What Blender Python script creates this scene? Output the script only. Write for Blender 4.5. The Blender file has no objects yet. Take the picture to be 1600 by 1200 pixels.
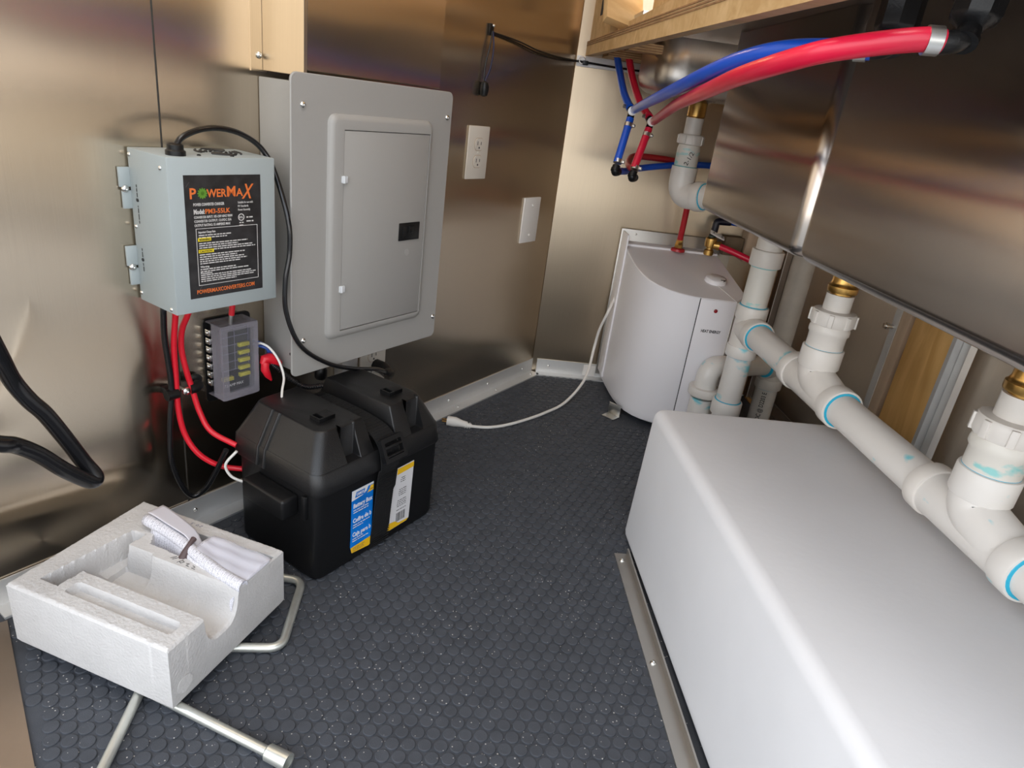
import bpy, bmesh, math, random
from mathutils import Vector, Matrix
random.seed(7)
C = bpy.context.scene.collection
S = bpy.context.scene
# ------------------------------------------------------------------ camera
cam_d = bpy.data.cameras.new('camera'); cam = bpy.data.objects.new('camera', cam_d); C.objects.link(cam)
R = ((0.9914809734976149, -0.042010557145924686, 0.12329068205063562),
     (0.09683188951486196, -0.3953434057376434, -0.9134151174097912),
     (0.08711523612551075, 0.917572179519437, -0.3879075031586093))
m = Matrix.Identity(4)
for i in range(3):
    m[i][0] = R[0][i]; m[i][1] = -R[1][i]; m[i][2] = -R[2][i]
m.translation = (0, 0, .8)
cam.matrix_world = m
cam_d.sensor_width = 36; cam_d.lens = 1044.67/1600*36; cam_d.clip_start = .02
S.camera = cam
# ------------------------------------------------------------------ world and light
w = bpy.data.worlds.new('sky'); S.world = w; w.use_nodes = True
nt = w.node_tree; bg = nt.nodes['Background']
tc = nt.nodes.new('ShaderNodeTexCoord'); sp = nt.nodes.new('ShaderNodeSeparateXYZ'); cr = nt.nodes.new('ShaderNodeValToRGB')
nt.links.new(tc.outputs['Generated'], sp.inputs[0]); nt.links.new(sp.outputs['Z'], cr.inputs[0]); nt.links.new(cr.outputs[0], bg.inputs[0])
cr.color_ramp.elements[0].position = 0.0; cr.color_ramp.elements[0].color = (1, .985, .965, 1)
cr.color_ramp.elements[1].position = .7; cr.color_ramp.elements[1].color = (.76, .86, 1, 1)
bg.inputs[1].default_value = 1.6
def area(name, loc, target, sx, sy, power, col):
    d = bpy.data.lights.new(name, 'AREA'); d.shape = 'RECTANGLE'; d.size = sx; d.size_y = sy; d.energy = power; d.color = col
    o = bpy.data.objects.new(name, d); C.objects.link(o); o.location = loc
    o.rotation_euler = (Vector(target)-Vector(loc)).to_track_quat('-Z', 'Y').to_euler()
    return o
area('overhead_fill', (-.05, .55, 2.12), (.05, .62, 0), .9, .6, 5.5, (1, .95, .88))  # added overhead fill to brighten the aisle and tank, not a known fixture
area('counter_lamp', (.72, 1.45, 1.62), (.45, 1.6, .9), .45, .2, 4.5, (1, .76, .48))
S.view_settings.view_transform = 'Standard'; S.view_settings.look = 'None'
S.view_settings.gamma = 1; S.view_settings.use_curve_mapping = False
S.view_settings.exposure = 1.06
S.cycles.max_bounces = 10; S.cycles.diffuse_bounces = 5; S.cycles.glossy_bounces = 6
S.cycles.sample_clamp_indirect = 6

# ------------------------------------------------------------------ frames
D = Vector((.60460, .79653, 0)); N = Vector((.79653, -.60460, 0)); Z = Vector((0, 0, 1)); P = Vector((.2456, 2.0144, 0))
def Wp(s, o, z): return P + D*s + N*o + Z*z
def frame(o, x, y, z):
    return Matrix(((x[0], y[0], z[0], o[0]), (x[1], y[1], z[1], o[1]), (x[2], y[2], z[2], o[2]), (0, 0, 0, 1)))
MW = frame(P, D, Z, N)                      # left wall: x along the wall, y up, z out of it
def at(v): return Matrix.Translation(Vector(v))
I4 = Matrix.Identity(4)
def axis(p, d):                              # frame at p with z along d
    d = Vector(d).normalized(); q = d.to_track_quat('Z', 'Y').to_matrix().to_4x4(); q.translation = Vector(p); return q
# ------------------------------------------------------------------ materials
def mat(name, col, rough=.5, metal=0., spec=.5, bump=0., bscale=300., var=0., vscale=8., aniso=0., arot=0., **kw):
    mt = bpy.data.materials.new(name); mt.use_nodes = True; t = mt.node_tree; b = t.nodes['Principled BSDF']
    b.inputs['Base Color'].default_value = (*col, 1); b.inputs['Roughness'].default_value = rough
    b.inputs['Metallic'].default_value = metal; b.inputs['Specular IOR Level'].default_value = spec
    co = t.nodes.new('ShaderNodeTexCoord')
    if var:
        n = t.nodes.new('ShaderNodeTexNoise'); n.inputs['Scale'].default_value = vscale; n.inputs['Detail'].default_value = 5
        t.links.new(co.outputs['Object'], n.inputs['Vector'])
        r = t.nodes.new('ShaderNodeValToRGB'); r.color_ramp.elements[0].position = .3; r.color_ramp.elements[1].position = .7
        r.color_ramp.elements[0].color = (*[c*(1-var) for c in col], 1); r.color_ramp.elements[1].color = (*[min(1, c*(1+var)) for c in col], 1)
        t.links.new(n.outputs[0], r.inputs[0]); t.links.new(r.outputs[0], b.inputs['Base Color'])
    if bump:
        n2 = t.nodes.new('ShaderNodeTexNoise'); n2.inputs['Scale'].default_value = bscale; n2.inputs['Detail'].default_value = 3
        t.links.new(co.outputs['Object'], n2.inputs['Vector'])
        bp = t.nodes.new('ShaderNodeBump'); bp.inputs['Strength'].default_value = bump; bp.inputs['Distance'].default_value = .002
        t.links.new(n2.outputs[0], bp.inputs['Height']); t.links.new(bp.outputs[0], b.inputs['Normal'])
    if aniso:
        b.inputs['Anisotropic'].default_value = aniso; b.inputs['Anisotropic Rotation'].default_value = arot
        tg = t.nodes.new('ShaderNodeTangent'); tg.direction_type = 'RADIAL'; tg.axis = 'Z'
        t.links.new(tg.outputs[0], b.inputs['Tangent'])
    for k, v in kw.items(): b.inputs[k.replace('_', ' ')].default_value = v
    return mt
def steel(name, col, rough, aniso=.6, arot=0., wave=.25, wscale=3.5):
    mt = mat(name, col, rough, 1., aniso=aniso, arot=arot)
    t = mt.node_tree; b = t.nodes['Principled BSDF']; co = t.nodes.new('ShaderNodeTexCoord')
    mp = t.nodes.new('ShaderNodeMapping'); mp.inputs['Scale'].default_value = (1400, 1400, 8)
    n = t.nodes.new('ShaderNodeTexNoise'); n.inputs['Scale'].default_value = 1.; n.inputs['Detail'].default_value = 4
    t.links.new(co.outputs['Object'], mp.inputs[0]); t.links.new(mp.outputs[0], n.inputs['Vector'])
    mr = t.nodes.new('ShaderNodeMapRange'); mr.inputs[3].default_value = rough*.975; mr.inputs[4].default_value = rough*1.025
    t.links.new(n.outputs[0], mr.inputs[0]); t.links.new(mr.outputs[0], b.inputs['Roughness'])
    mc = t.nodes.new('ShaderNodeMix'); mc.data_type = 'RGBA'; mc.inputs[6].default_value = (*[c*.91 for c in col], 1); mc.inputs[7].default_value = (*[min(1, c*1.09) for c in col], 1)
    t.links.new(n.outputs[0], mc.inputs[0]); t.links.new(mc.outputs[2], b.inputs['Base Color'])
    n3 = t.nodes.new('ShaderNodeTexNoise'); n3.inputs['Scale'].default_value = wscale; n3.inputs['Detail'].default_value = 1
    t.links.new(co.outputs['Object'], n3.inputs['Vector'])
    bp = t.nodes.new('ShaderNodeBump'); bp.inputs['Strength'].default_value = wave; bp.inputs['Distance'].default_value = .02
    t.links.new(n3.outputs[0], bp.inputs['Height']); t.links.new(bp.outputs[0], b.inputs['Normal'])
    return mt
def wood(name, c1, c2, scale=(3, 30, 30), rough=.6):
    mt = mat(name, c1, rough); t = mt.node_tree; b = t.nodes['Principled BSDF']
    co = t.nodes.new('ShaderNodeTexCoord'); mp = t.nodes.new('ShaderNodeMapping'); mp.inputs['Scale'].default_value = scale
    n = t.nodes.new('ShaderNodeTexNoise'); n.inputs['Scale'].default_value = 1.; n.inputs['Detail'].default_value = 6; n.inputs['Distortion'].default_value = 1.2
    r = t.nodes.new('ShaderNodeValToRGB'); r.color_ramp.elements[0].position = .35; r.color_ramp.elements[1].position = .68
    r.color_ramp.elements[0].color = (*c2, 1); r.color_ramp.elements[1].color = (*c1, 1)
    t.links.new(co.outputs['Object'], mp.inputs[0]); t.links.new(mp.outputs[0], n.inputs['Vector'])
    t.links.new(n.outputs[0], r.inputs[0]); t.links.new(r.outputs[0], b.inputs['Base Color'])
    return mt
def stained(name, col, stain, thr=.62, scale=22., rough=.35):
    mt = mat(name, col, rough); t = mt.node_tree; b = t.nodes['Principled BSDF']
    co = t.nodes.new('ShaderNodeTexCoord'); mp = t.nodes.new('ShaderNodeMapping'); mp.inputs['Scale'].default_value = (.7, .7, 1.6)
    n = t.nodes.new('ShaderNodeTexNoise'); n.inputs['Scale'].default_value = scale; n.inputs['Detail'].default_value = 4
    r = t.nodes.new('ShaderNodeValToRGB'); r.color_ramp.elements[0].position = thr; r.color_ramp.elements[1].position = thr+.07
    r.color_ramp.elements[0].color = (*col, 1); r.color_ramp.elements[1].color = (*stain, 1)
    t.links.new(co.outputs['Object'], mp.inputs[0]); t.links.new(mp.outputs[0], n.inputs['Vector'])
    t.links.new(n.outputs[0], r.inputs[0]); t.links.new(r.outputs[0], b.inputs['Base Color'])
    return mt
M = {}
M['wall'] = steel('brushed_steel_wall', (.60, .515, .405), .24, .78, 0., .18)
M['wallb'] = steel('brushed_steel_back', (.56, .465, .345), .32, .7, 0., .16)
M['wallr'] = steel('steel_side_skin', (.80, .71, .60), .45, .5, 0., .2)
M['sink'] = steel('brushed_steel_sink', (.50, .445, .40), .24, .8, 0., .05)
M['bowl'] = steel('satin_steel_bowl', (.62, .60, .57), .36, .0, 0, .05)
M['alu'] = mat('aluminium', (.74, .74, .73), .45, .65, bump=.05, bscale=60, var=.06)
M['aludark'] = mat('mill_aluminium_strip', (.47, .45, .42), .40, .9, bump=.05, bscale=60, var=.06)
M['zinc'] = mat('zinc_plate', (.6, .6, .58), .33, 1.)
M['rod'] = mat('galvanised_rod', (.62, .63, .58), .38, .75, var=.06, vscale=60)
M['chrome'] = mat('screw_metal', (.75, .75, .73), .22, 1.)
M['brass'] = mat('brass', (.55, .33, .10), .3, 1., var=.15, vscale=60)
M['rubber'] = mat('coin_rubber', (.062, .067, .078), .55, bump=.3, bscale=900, var=.12, vscale=30, spec=.22)
def speckle(mt, dot, thr, scale):
    t = mt.node_tree; b = t.nodes['Principled BSDF']; src = b.inputs['Base Color'].links[0].from_socket
    co = t.nodes.new('ShaderNodeTexCoord'); v = t.nodes.new('ShaderNodeTexVoronoi'); v.inputs['Scale'].default_value = scale
    n = t.nodes.new('ShaderNodeTexNoise'); n.inputs['Scale'].default_value = 9
    lt = t.nodes.new('ShaderNodeMath'); lt.operation = 'LESS_THAN'; mu = t.nodes.new('ShaderNodeMath'); mu.operation = 'MULTIPLY'; mu.inputs[1].default_value = thr
    t.links.new(co.outputs['Object'], v.inputs['Vector']); t.links.new(co.outputs['Object'], n.inputs['Vector']); t.links.new(n.outputs[0], mu.inputs[0])
    t.links.new(v.outputs['Distance'], lt.inputs[0]); t.links.new(mu.outputs[0], lt.inputs[1])
    mx = t.nodes.new('ShaderNodeMix'); mx.data_type = 'RGBA'; mx.inputs[7].default_value = (*dot, 1)
    t.links.new(lt.outputs[0], mx.inputs[0]); t.links.new(src, mx.inputs[6]); t.links.new(mx.outputs[2], b.inputs['Base Color'])
speckle(M['rubber'], (.46, .44, .41), .20, 120)
M['grey'] = mat('grey_enamel', (.325, .315, .297), .42, bump=.10, bscale=700)
M['greyc'] = mat('pale_grey_enamel', (.36, .405, .41), .45, bump=.12, bscale=800)
M['greyhinge'] = mat('hinge_grey', (.62, .64, .66), .4)
M['black'] = mat('black_plastic', (.006, .006, .0065), .38, bump=.12, bscale=500, spec=.35)
M['lid'] = mat('black_textured_plastic', (.008, .008, .0085), .33, bump=.25, bscale=700, spec=.5)
M['cable'] = mat('black_cable', (.008, .008, .009), .20, bump=.15, bscale=60)
M['web'] = mat('black_webbing', (.007, .007, .0075), .7, bump=.5, bscale=400, spec=.35)
M['red'] = mat('red_insulation', (.62, .008, .022), .38)
M['redhose'] = mat('red_hose', (.66, .010, .045), .30, var=.06, vscale=20)
M['redpipe'] = mat('red_pipe', (.42, .012, .02), .35)
M['blue'] = mat('blue_hose', (.006, .085, .56), .30, var=.06, vscale=20)
M['bluew'] = mat('blue_wire', (.02, .06, .25), .4)
M['white'] = mat('white_plastic', (.76, .73, .69), .35)
M['cream'] = mat('cream_plastic', (.70, .65, .57), .38)
M['wirew'] = mat('white_cord', (.74, .72, .68), .42)
M['heater'] = mat('white_enamel', (.82, .80, .82), .38, bump=.05, bscale=300)
M['tank'] = mat('translucent_poly', (.74, .74, .755), .58, bump=.12, bscale=90, var=.03, vscale=5, Subsurface_Weight=.0)
M['pvc'] = mat('white_pvc', (.72, .68, .63), .34, bump=.03, bscale=200, var=.02, vscale=40)
M['pvcs'] = stained('stained_pvc', (.73, .70, .66), (.22, .60, .66), .63, 20)
M['pvct'] = stained('streaked_pvc', (.70, .67, .61), (.30, .62, .60), .60, 26)
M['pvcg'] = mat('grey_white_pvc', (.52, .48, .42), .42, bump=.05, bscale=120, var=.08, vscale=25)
M['primer'] = mat('blue_primer', (.02, .42, .62), .35)
M['foam'] = mat('polystyrene', (.58, .565, .552), .75, bump=.55, bscale=260, var=.04, vscale=30, spec=.3)
M['ply'] = wood('plywood', (.62, .42, .21), (.47, .29, .12), (4, 26, 26))
M['plyx'] = wood('plywood_across', (.62, .42, .21), (.42, .24, .09), (26, 4, 26))
M['plyv'] = wood('plywood_upright', (.80, .50, .19), (.62, .34, .10), (22, 22, 3))
M['plyd'] = mat('dark_ply_layer', (.27, .14, .06), .7, var=.3, vscale=60)
M['plyl'] = wood('pale_ply_layer', (.62, .46, .26), (.46, .30, .14), (8, 8, 60))
M['stud'] = wood('stud_wood', (.60, .45, .31), (.48, .35, .24), (20, 20, 3))
M['label'] = mat('black_label', (.018, .017, .018), .35, var=.5, vscale=60)
M['ink'] = mat('white_ink', (.62, .60, .58), .5)
M['inkk'] = mat('black_ink', (.02, .02, .02), .5)
M['orange'] = mat('orange_ink', (.70, .16, .03), .5)
M['green'] = mat('green_ink', (.10, .25, .02), .5)
M['yellow'] = mat('yellow_ink', (.75, .60, .01), .5)
M['amber'] = mat('amber_ink', (.85, .50, .01), .45)
M['bluel'] = mat('blue_label', (.0, .17, .62), .4, var=.35, vscale=14)
M['wlabel'] = mat('white_label', (.70, .69, .70), .45)
M['fuse'] = mat('yellow_fuse', (.42, .38, .03), .35)
M['sill'] = mat('brown_sill', (.26, .215, .18), .42, .85, bump=.05, bscale=60, var=.1)
M['milky'] = mat('milky_plastic', (.33, .31, .35), .18, 0., Alpha=.40)
M['holder'] = mat('fuse_grid', (.16, .15, .21), .5)
M['redled'] = mat('red_lamp', (.25, .01, .015), .25)
M['clear'] = mat('clear_plastic', (.9, .9, .93), .12, 0., Transmission_Weight=1., IOR=1.3)
M['ceil'] = wood('ceiling_ply', (.34, .22, .12), (.28, .17, .09), (2, 10, 10))
M['ground'] = mat('gravel', (.30, .29, .27), .9, var=.2, vscale=3)
M['void'] = mat('dark_cavity', (.03, .028, .026), .8)

# ------------------------------------------------------------------ geometry helpers
def nb(): return bmesh.new()
def merge(bm, tmp, Mx):
    me = bpy.data.meshes.new('t'); bmesh.ops.transform(tmp, matrix=Mx, verts=tmp.verts); tmp.to_mesh(me); tmp.free(); bm.from_mesh(me); bpy.data.meshes.remove(me)
def box(bm, lo, hi, Mx=I4, bev=0., seg=2, which=None):
    t = nb(); bmesh.ops.create_cube(t, size=1)
    for v in t.verts:
        for k in range(3): v.co[k] = lo[k] + (hi[k]-lo[k])*(v.co[k]+.5)
    if bev:
        es = t.edges[:]
        if which is not None: es = [e for e in es if abs((e.verts[0].co-e.verts[1].co)[which]) > 1e-7 and abs((e.verts[0].co-e.verts[1].co).length-abs((e.verts[0].co-e.verts[1].co)[which])) < 1e-6]
        bmesh.ops.bevel(t, geom=es, offset=bev, segments=seg, affect='EDGES', profile=.5)
    merge(bm, t, Mx); return bm
def poly(bm, pts, h0, h1, Mx=I4, bev=0., seg=2):
    t = nb(); a = [t.verts.new((p[0], p[1], h0)) for p in pts]; b = [t.verts.new((p[0], p[1], h1)) for p in pts]
    t.faces.new(a[::-1]); top = t.faces.new(b); n = len(pts)
    for i in range(n): t.faces.new((a[i], a[(i+1) % n], b[(i+1) % n], b[i]))
    bmesh.ops.recalc_face_normals(t, faces=t.faces)
    if bev: bmesh.ops.bevel(t, geom=list(top.edges), offset=bev, segments=seg, affect='EDGES', profile=.5)
    merge(bm, t, Mx); return bm
def rrect(x0, y0, x1, y1, r, n=5):
    out = []
    for cx, cy, a0 in ((x1-r, y1-r, 0), (x0+r, y1-r, 90), (x0+r, y0+r, 180), (x1-r, y0+r, 270)):
        for k in range(n+1):
            a = math.radians(a0+90*k/n); out.append((cx+r*math.cos(a), cy+r*math.sin(a)))
    return out
def ring(bm, outer, inner, h0, h1, Mx=I4):
    t = nb(); n = len(outer)
    L = [[t.verts.new((p[0], p[1], h)) for p in pl] for pl, h in ((outer, h0), (outer, h1), (inner, h1), (inner, h0))]
    for q in range(4):
        A, B = L[q], L[(q+1) % 4]
        for i in range(n): t.faces.new((A[i], A[(i+1) % n], B[(i+1) % n], B[i]))
    bmesh.ops.recalc_face_normals(t, faces=t.faces); merge(bm, t, Mx); return bm
def lathe(bm, prof, Mx=I4, n=24, cap=True):
    t = nb(); rows = []
    for r, h in prof:
        rows.append([t.verts.new((r*math.cos(2*math.pi*k/n), r*math.sin(2*math.pi*k/n), h)) for k in range(n)])
    for a, b in zip(rows, rows[1:]):
        for k in range(n): t.faces.new((a[k], a[(k+1) % n], b[(k+1) % n], b[k]))
    if cap: t.faces.new(rows[0][::-1]); t.faces.new(rows[-1])
    bmesh.ops.recalc_face_normals(t, faces=t.faces); merge(bm, t, Mx); return bm
def cyl(bm, p, d, r, L, n=20, bev=0.):
    pr = [(r, 0), (r, L)] if not bev else [(r-bev, 0), (r, bev), (r, L-bev), (r-bev, L)]
    return lathe(bm, pr, axis(p, d), n)
def spline(pts, k=6):
    P_ = [Vector(p) for p in pts]
    if len(P_) < 3: return P_
    P_ = [2*P_[0]-P_[1]] + P_ + [2*P_[-1]-P_[-2]]; out = []
    for i in range(1, len(P_)-2):
        a, b, c, d = P_[i-1:i+3]
        for j in range(k):
            u = j/k; out.append(.5*((2*b)+(c-a)*u+(2*a-5*b+4*c-d)*u*u+(3*b-a-3*c+d)*u**3))
    out.append(P_[-2]); return out
def fillet(pts, r, k=6):
    P_ = [Vector(p) for p in pts]; out = [P_[0]]
    for a, b, c in zip(P_, P_[1:], P_[2:]):
        u = (a-b).normalized(); v = (c-b).normalized(); p0 = b+u*r; p1 = b+v*r
        for j in range(k+1):
            s = j/k; out.append((1-s)**2*p0+2*s*(1-s)*b+s*s*p1)
    out.append(P_[-1]); return out
def tube(bm, pts, r, n=12, ridge=None):
    t = nb(); pts = [Vector(p) for p in pts]; up = None; rows = []
    for i, p in enumerate(pts):
        d = (pts[min(i+1, len(pts)-1)]-pts[max(i-1, 0)]).normalized()
        if up is None:
            up = Vector((0, 0, 1)) if abs(d.z) < .9 else Vector((1, 0, 0))
        up = (up-d*up.dot(d)).normalized(); sd = d.cross(up)
        rr = r[i] if isinstance(r, (list, tuple)) else r
        if ridge: rr *= 1+ridge*(i % 2)
        rows.append([t.verts.new(p+rr*(math.cos(2*math.pi*k/n)*up+math.sin(2*math.pi*k/n)*sd)) for k in range(n)])
    for a, b in zip(rows, rows[1:]):
        for k in range(n): t.faces.new((a[k], a[(k+1) % n], b[(k+1) % n], b[k]))
    t.faces.new(rows[0][::-1]); t.faces.new(rows[-1])
    bmesh.ops.recalc_face_normals(t, faces=t.faces); merge(bm, t, I4); return bm
ROOT = {}
def obj(name, bm, m_, parent=None, label=None, kind=None, cat=None, group=None, ang=40, loc=None):
    me = bpy.data.meshes.new(name)
    base = Vector((0, 0, 0))
    if parent is not None: base = ROOT[parent.name]
    elif loc is not None: base = Vector(loc)
    if base.length: bmesh.ops.translate(bm, verts=bm.verts, vec=-base)
    bm.to_mesh(me); bm.free()
    me.polygons.foreach_set('use_smooth', [True]*len(me.polygons)); me.set_sharp_from_angle(angle=math.radians(ang))
    me.materials.append(m_ if not isinstance(m_, str) else M[m_])
    o = bpy.data.objects.new(name, me); C.objects.link(o)
    if parent is not None: o.parent = parent
    else: o.location = base
    ROOT[o.name] = base
    if label: o['label'] = label
    if kind: o['kind'] = kind
    if cat: o['category'] = cat
    if group: o['group'] = group
    return o
def thing(name, label, cat, loc, group=None):
    o = bpy.data.objects.new(name, None); C.objects.link(o); o.location = loc; o.empty_display_size = .05
    o['label'] = label; o['category'] = cat; ROOT[o.name] = Vector(loc)
    if group: o['group'] = group
    return o
_tc = {}
def text(bm, body, size, Mx, align='LEFT', depth=.0003, bold=0., shear=0., width=None):
    key = (body, round(bold, 5), shear)
    if key not in _tc:
        c = bpy.data.curves.new('f', 'FONT'); c.body = body; c.size = 1; c.resolution_u = 2; c.offset = bold; c.shear = shear
        o = bpy.data.objects.new('f', c); C.objects.link(o); dg = bpy.context.evaluated_depsgraph_get()
        me = bpy.data.meshes.new_from_object(o.evaluated_get(dg)); bpy.data.objects.remove(o); _tc[key] = me
    me = _tc[key]; t = nb(); t.from_mesh(me)
    xs = [v.co.x for v in t.verts]; x0, x1 = min(xs), max(xs)
    sx = size if width is None else width/(x1-x0)
    off = {'LEFT': -x0, 'CENTER': -(x0+x1)/2, 'RIGHT': -x1}[align]
    for v in t.verts: v.co.x = (v.co.x+off)*sx; v.co.y *= size
    r = bmesh.ops.extrude_face_region(t, geom=t.faces[:])
    bmesh.ops.translate(t, verts=[v for v in r['geom'] if isinstance(v, bmesh.types.BMVert)], vec=(0, 0, depth))
    merge(bm, t, Mx); return bm
def dashes(bm, x0, x1, y, h, Mx, fill=.85, ragged=True, zz=.0):
    x = x0; end = x1 if not ragged else x0+(x1-x0)*random.uniform(.55, 1)
    t = nb()
    while x < end:
        L = min(random.uniform(1.2, 4.5)*h, end-x)
        vs = [t.verts.new(q) for q in ((x, y, zz), (x+L, y, zz), (x+L, y+h*fill, zz), (x, y+h*fill, zz))]; t.faces.new(vs); x += L+.55*h
    merge(bm, t, Mx)
def screw(parent, Mx, r=.004, name='screw', m_='chrome', label=None):
    bm = nb(); lathe(bm, [(r, 0), (r, r*.25), (r*.75, r*.6), (r*.3, r*.72), (r*.3, r*.45)], Mx, 14)
    return obj(name, bm, m_, parent, label)
def F(s, z, o): return MW @ Matrix.Translation((s, z, o))

# ================================================================== SETTING
fl = obj('floor', box(nb(), (-1.3, -.35, -.03), (1.25, 2.05, 0)), 'rubber', kind='structure')
bm = nb(); px, py = .0215, .0215*.866; j = 0; y = -.02
coin = [(math.cos(2*math.pi*k/14), math.sin(2*math.pi*k/14)) for k in range(14)]
vs, fs = [], []
def lside(x, y): return (x-P.x)*N.x+(y-P.y)*N.y       # distance from left wall
while y < 1.985:
    x = -.72+(j % 2)*px/2+.0085
    while x < .86:
        if lside(x, y) > .046 and x < 1.0 and not (x > .345 and y < 1.09) and not (x > .46 and 1.66 < y):
            d2 = (x+.607)*.8+(y-.783)*.6
            if d2 > .0095:
                b0 = len(vs)
                for rr, zz in ((.0098, 0), (.0094, .0016), (.0086, .0021)):
                    vs += [(x+rr*c, y+rr*s, zz) for c, s in coin]
                for q in range(2):
                    for k in range(14):
                        k2 = (k+1) % 14; fs.append((b0+q*14+k, b0+q*14+k2, b0+q*14+14+k2, b0+q*14+14+k))
                fs.append(tuple(range(b0+28, b0+42)))
        x += px
    y += py; j += 1
me = bpy.data.meshes.new('raised_coins'); me.from_pydata(vs, [], fs); me.polygons.foreach_set('use_smooth', [True]*len(me.polygons)); me.set_sharp_from_angle(angle=math.radians(28))
me.materials.append(M['rubber']); co_ = bpy.data.objects.new('raised_coins', me); C.objects.link(co_); co_.parent = fl; co_['kind'] = 'stuff'

wl = obj('wall_left', box(nb(), (-1.64, -.03, -.06), (.05, 2.15, -.003), MW), 'void', kind='structure')
def sstep(a, b, x): q = max(0, min(1, (x-a)/(b-a))); return q*q*(3-2*q)
tt = nb(); rows = []                              # bow added above the floor so the near sheet mirrors the pale tank
for i in range(25):
    s_ = -1.64+.4627*i/24; fade = 1-sstep(-1.27, -1.19, s_); row = []
    for z_ in [.0125*k for k in range(49)]+[.8, 1.2, 1.7, 2.15]:
        row.append(tt.verts.new((s_, z_, .030*fade*sstep(.055, .185, z_)*(1-sstep(.165, .46, z_)))))
    rows.append(row)
for a, b in zip(rows, rows[1:]):
    for k in range(len(a)-1): tt.faces.new((a[k], b[k], b[k+1], a[k+1]))
bmesh.ops.recalc_face_normals(tt, faces=tt.faces); bm = nb(); merge(bm, tt, MW); obj('steel_sheet', bm, 'wall', wl, ang=80)
bm = nb(); box(bm, (-1.1755, 0, -.003), (.0, 2.15, .0012), MW); obj('steel_sheet', bm, 'wall', wl)
obj('joint_strip', box(nb(), (-1.1755, 0, .0012), (-1.1435, 2.15, .0020), MW), 'wall', wl)
obj('joint_gap', box(nb(), (-1.1773, 0, -.003), (-1.1755, 2.15, .0005), MW), 'void', wl)
wb = obj('wall_back', box(nb(), (.20, 2.0174, -.03), (1.3, 2.08, 2.15)), 'void', kind='structure')
obj('steel_sheet', box(nb(), (.2456, 2.0144, 0), (1.02, 2.0174, 2.15)), 'wallb', wb)
obj('trim_1', box(nb(), (.2465, 2.0115, .05), (.263, 2.0144, 2.15)), 'wallb', kind='structure')
wr = obj('wall_right', box(nb(), (1.06, .12, -.03), (1.12, 2.05, 2.15)), 'void', kind='structure')
obj('steel_sheet', box(nb(), (1.02, 1.437, 0), (1.023, 2.0144, 2.1)), 'wallr', wr)
obj('steel_sheet', box(nb(), (1.02, .12, 0), (1.023, 1.215, 2.1)), 'wallr', wr)
obj('stud', box(nb(), (1.0, 1.392, 0), (1.06, 1.426, 1.0), bev=.001), 'stud', wr)
obj('plywood_board', box(nb(), (1.0, 1.238, 0), (1.018, 1.377, 1.0), bev=.001), 'plyv', wr)
bm = nb(); box(bm, (.994, 1.214, 0), (.998, 1.240, 1.0)); box(bm, (.980, 1.212, 0), (.998, 1.215, 1.0)); obj('aluminium_channel', bm, 'alu', wr)
bm = nb(); box(bm, (.996, 1.178, 0), (1.0, 1.211, 1.0)); box(bm, (.984, 1.176, 0), (1.0, 1.179, 1.0)); obj('aluminium_channel', bm, 'alu', wr)
obj('aluminium_channel', box(nb(), (.998, 1.424, 0), (1.002, 1.446, 1.0)), 'alu', wr)
obj('corner_post', box(nb(), (.885, 1.98, 0), (.936, 2.012, 1.0), bev=.001), 'plyv', wr)
obj('corner_post', box(nb(), (.937, 1.985, 0), (.955, 2.012, 1.0)), 'plyd', wr)
for x0_ in (.9560, .9790):
    bm = nb(); box(bm, (x0_, 1.960, 0), (x0_+.0185, 1.963, 1.0)); box(bm, (x0_, 1.960, 0), (x0_+.0012, 2.0, 1.0)); obj('corner_channel', bm, 'sill', wr)
    obj('channel_edge', box(nb(), (x0_-.0012, 1.9585, 0), (x0_+.0006, 1.9612, 1.0)), 'alu', wr)
obj('added_shade_slab', poly(nb(), [(-.745, .715), (-.695, .60), (-.735, .58), (-.80, .715)], 0, 2.15), 'wallb', kind='structure')  # unseen slab added to keep door light off the converter's left flank
ce = obj('ceiling', box(nb(), (-1.4, -.6, 2.15), (1.3, 2.1, 2.2)), 'ceil', kind='structure')
# outside ground behind the doorway
gr = obj('ground', box(nb(), (-14, -16, -.62), (14, 6, -.55)), 'ground', kind='structure')

# base angles
def base_angle(nm, s0, s1, Mx, hz, leg, m_, screws):
    bm = nb(); box(bm, (s0, 0, .0), (s1, hz, .003), Mx); box(bm, (s0, 0, .003), (s1, .004, leg), Mx)
    o = obj(nm, bm, m_, kind='structure')
    for s in screws:
        screw(o, Mx @ Matrix.Translation((s, hz*.55, .003)), .0042)
    return o
bl = base_angle('baseboard_left', -1.49, -.002, MW @ Matrix.Translation((0, 0, .0012)), .047, .034, 'alu', (-1.167, -.425, -.245, -.06))
for s in (-.40, -.22, -.03): screw(bl, MW @ Matrix.Translation((s, .004, .02)) @ Matrix.Rotation(-math.pi/2, 4, 'X'), .0035)
MB = frame(Vector((0, 2.0144, 0)), Vector((1, 0, 0)), Z, Vector((0, -1, 0)))
bb = base_angle('baseboard_back', .262, .98, MB, .047, .032, 'alu', (.30, .42))
obj('end_clip', box(nb(), (.415, .006, .003), (.455, .043, .006), MB, .002), 'white', bb)
br = obj('baseboard_right', box(nb(), (.955, 1.2, 0), (.992, 1.97, .006)), 'plyv', kind='structure')
bm = nb(); box(bm, (.985, 1.2, .006), (.988, 1.97, .045)); box(bm, (.968, 1.2, .006), (.985, 1.97, .009)); obj('aluminium_channel', bm, 'aludark', br)
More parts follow.
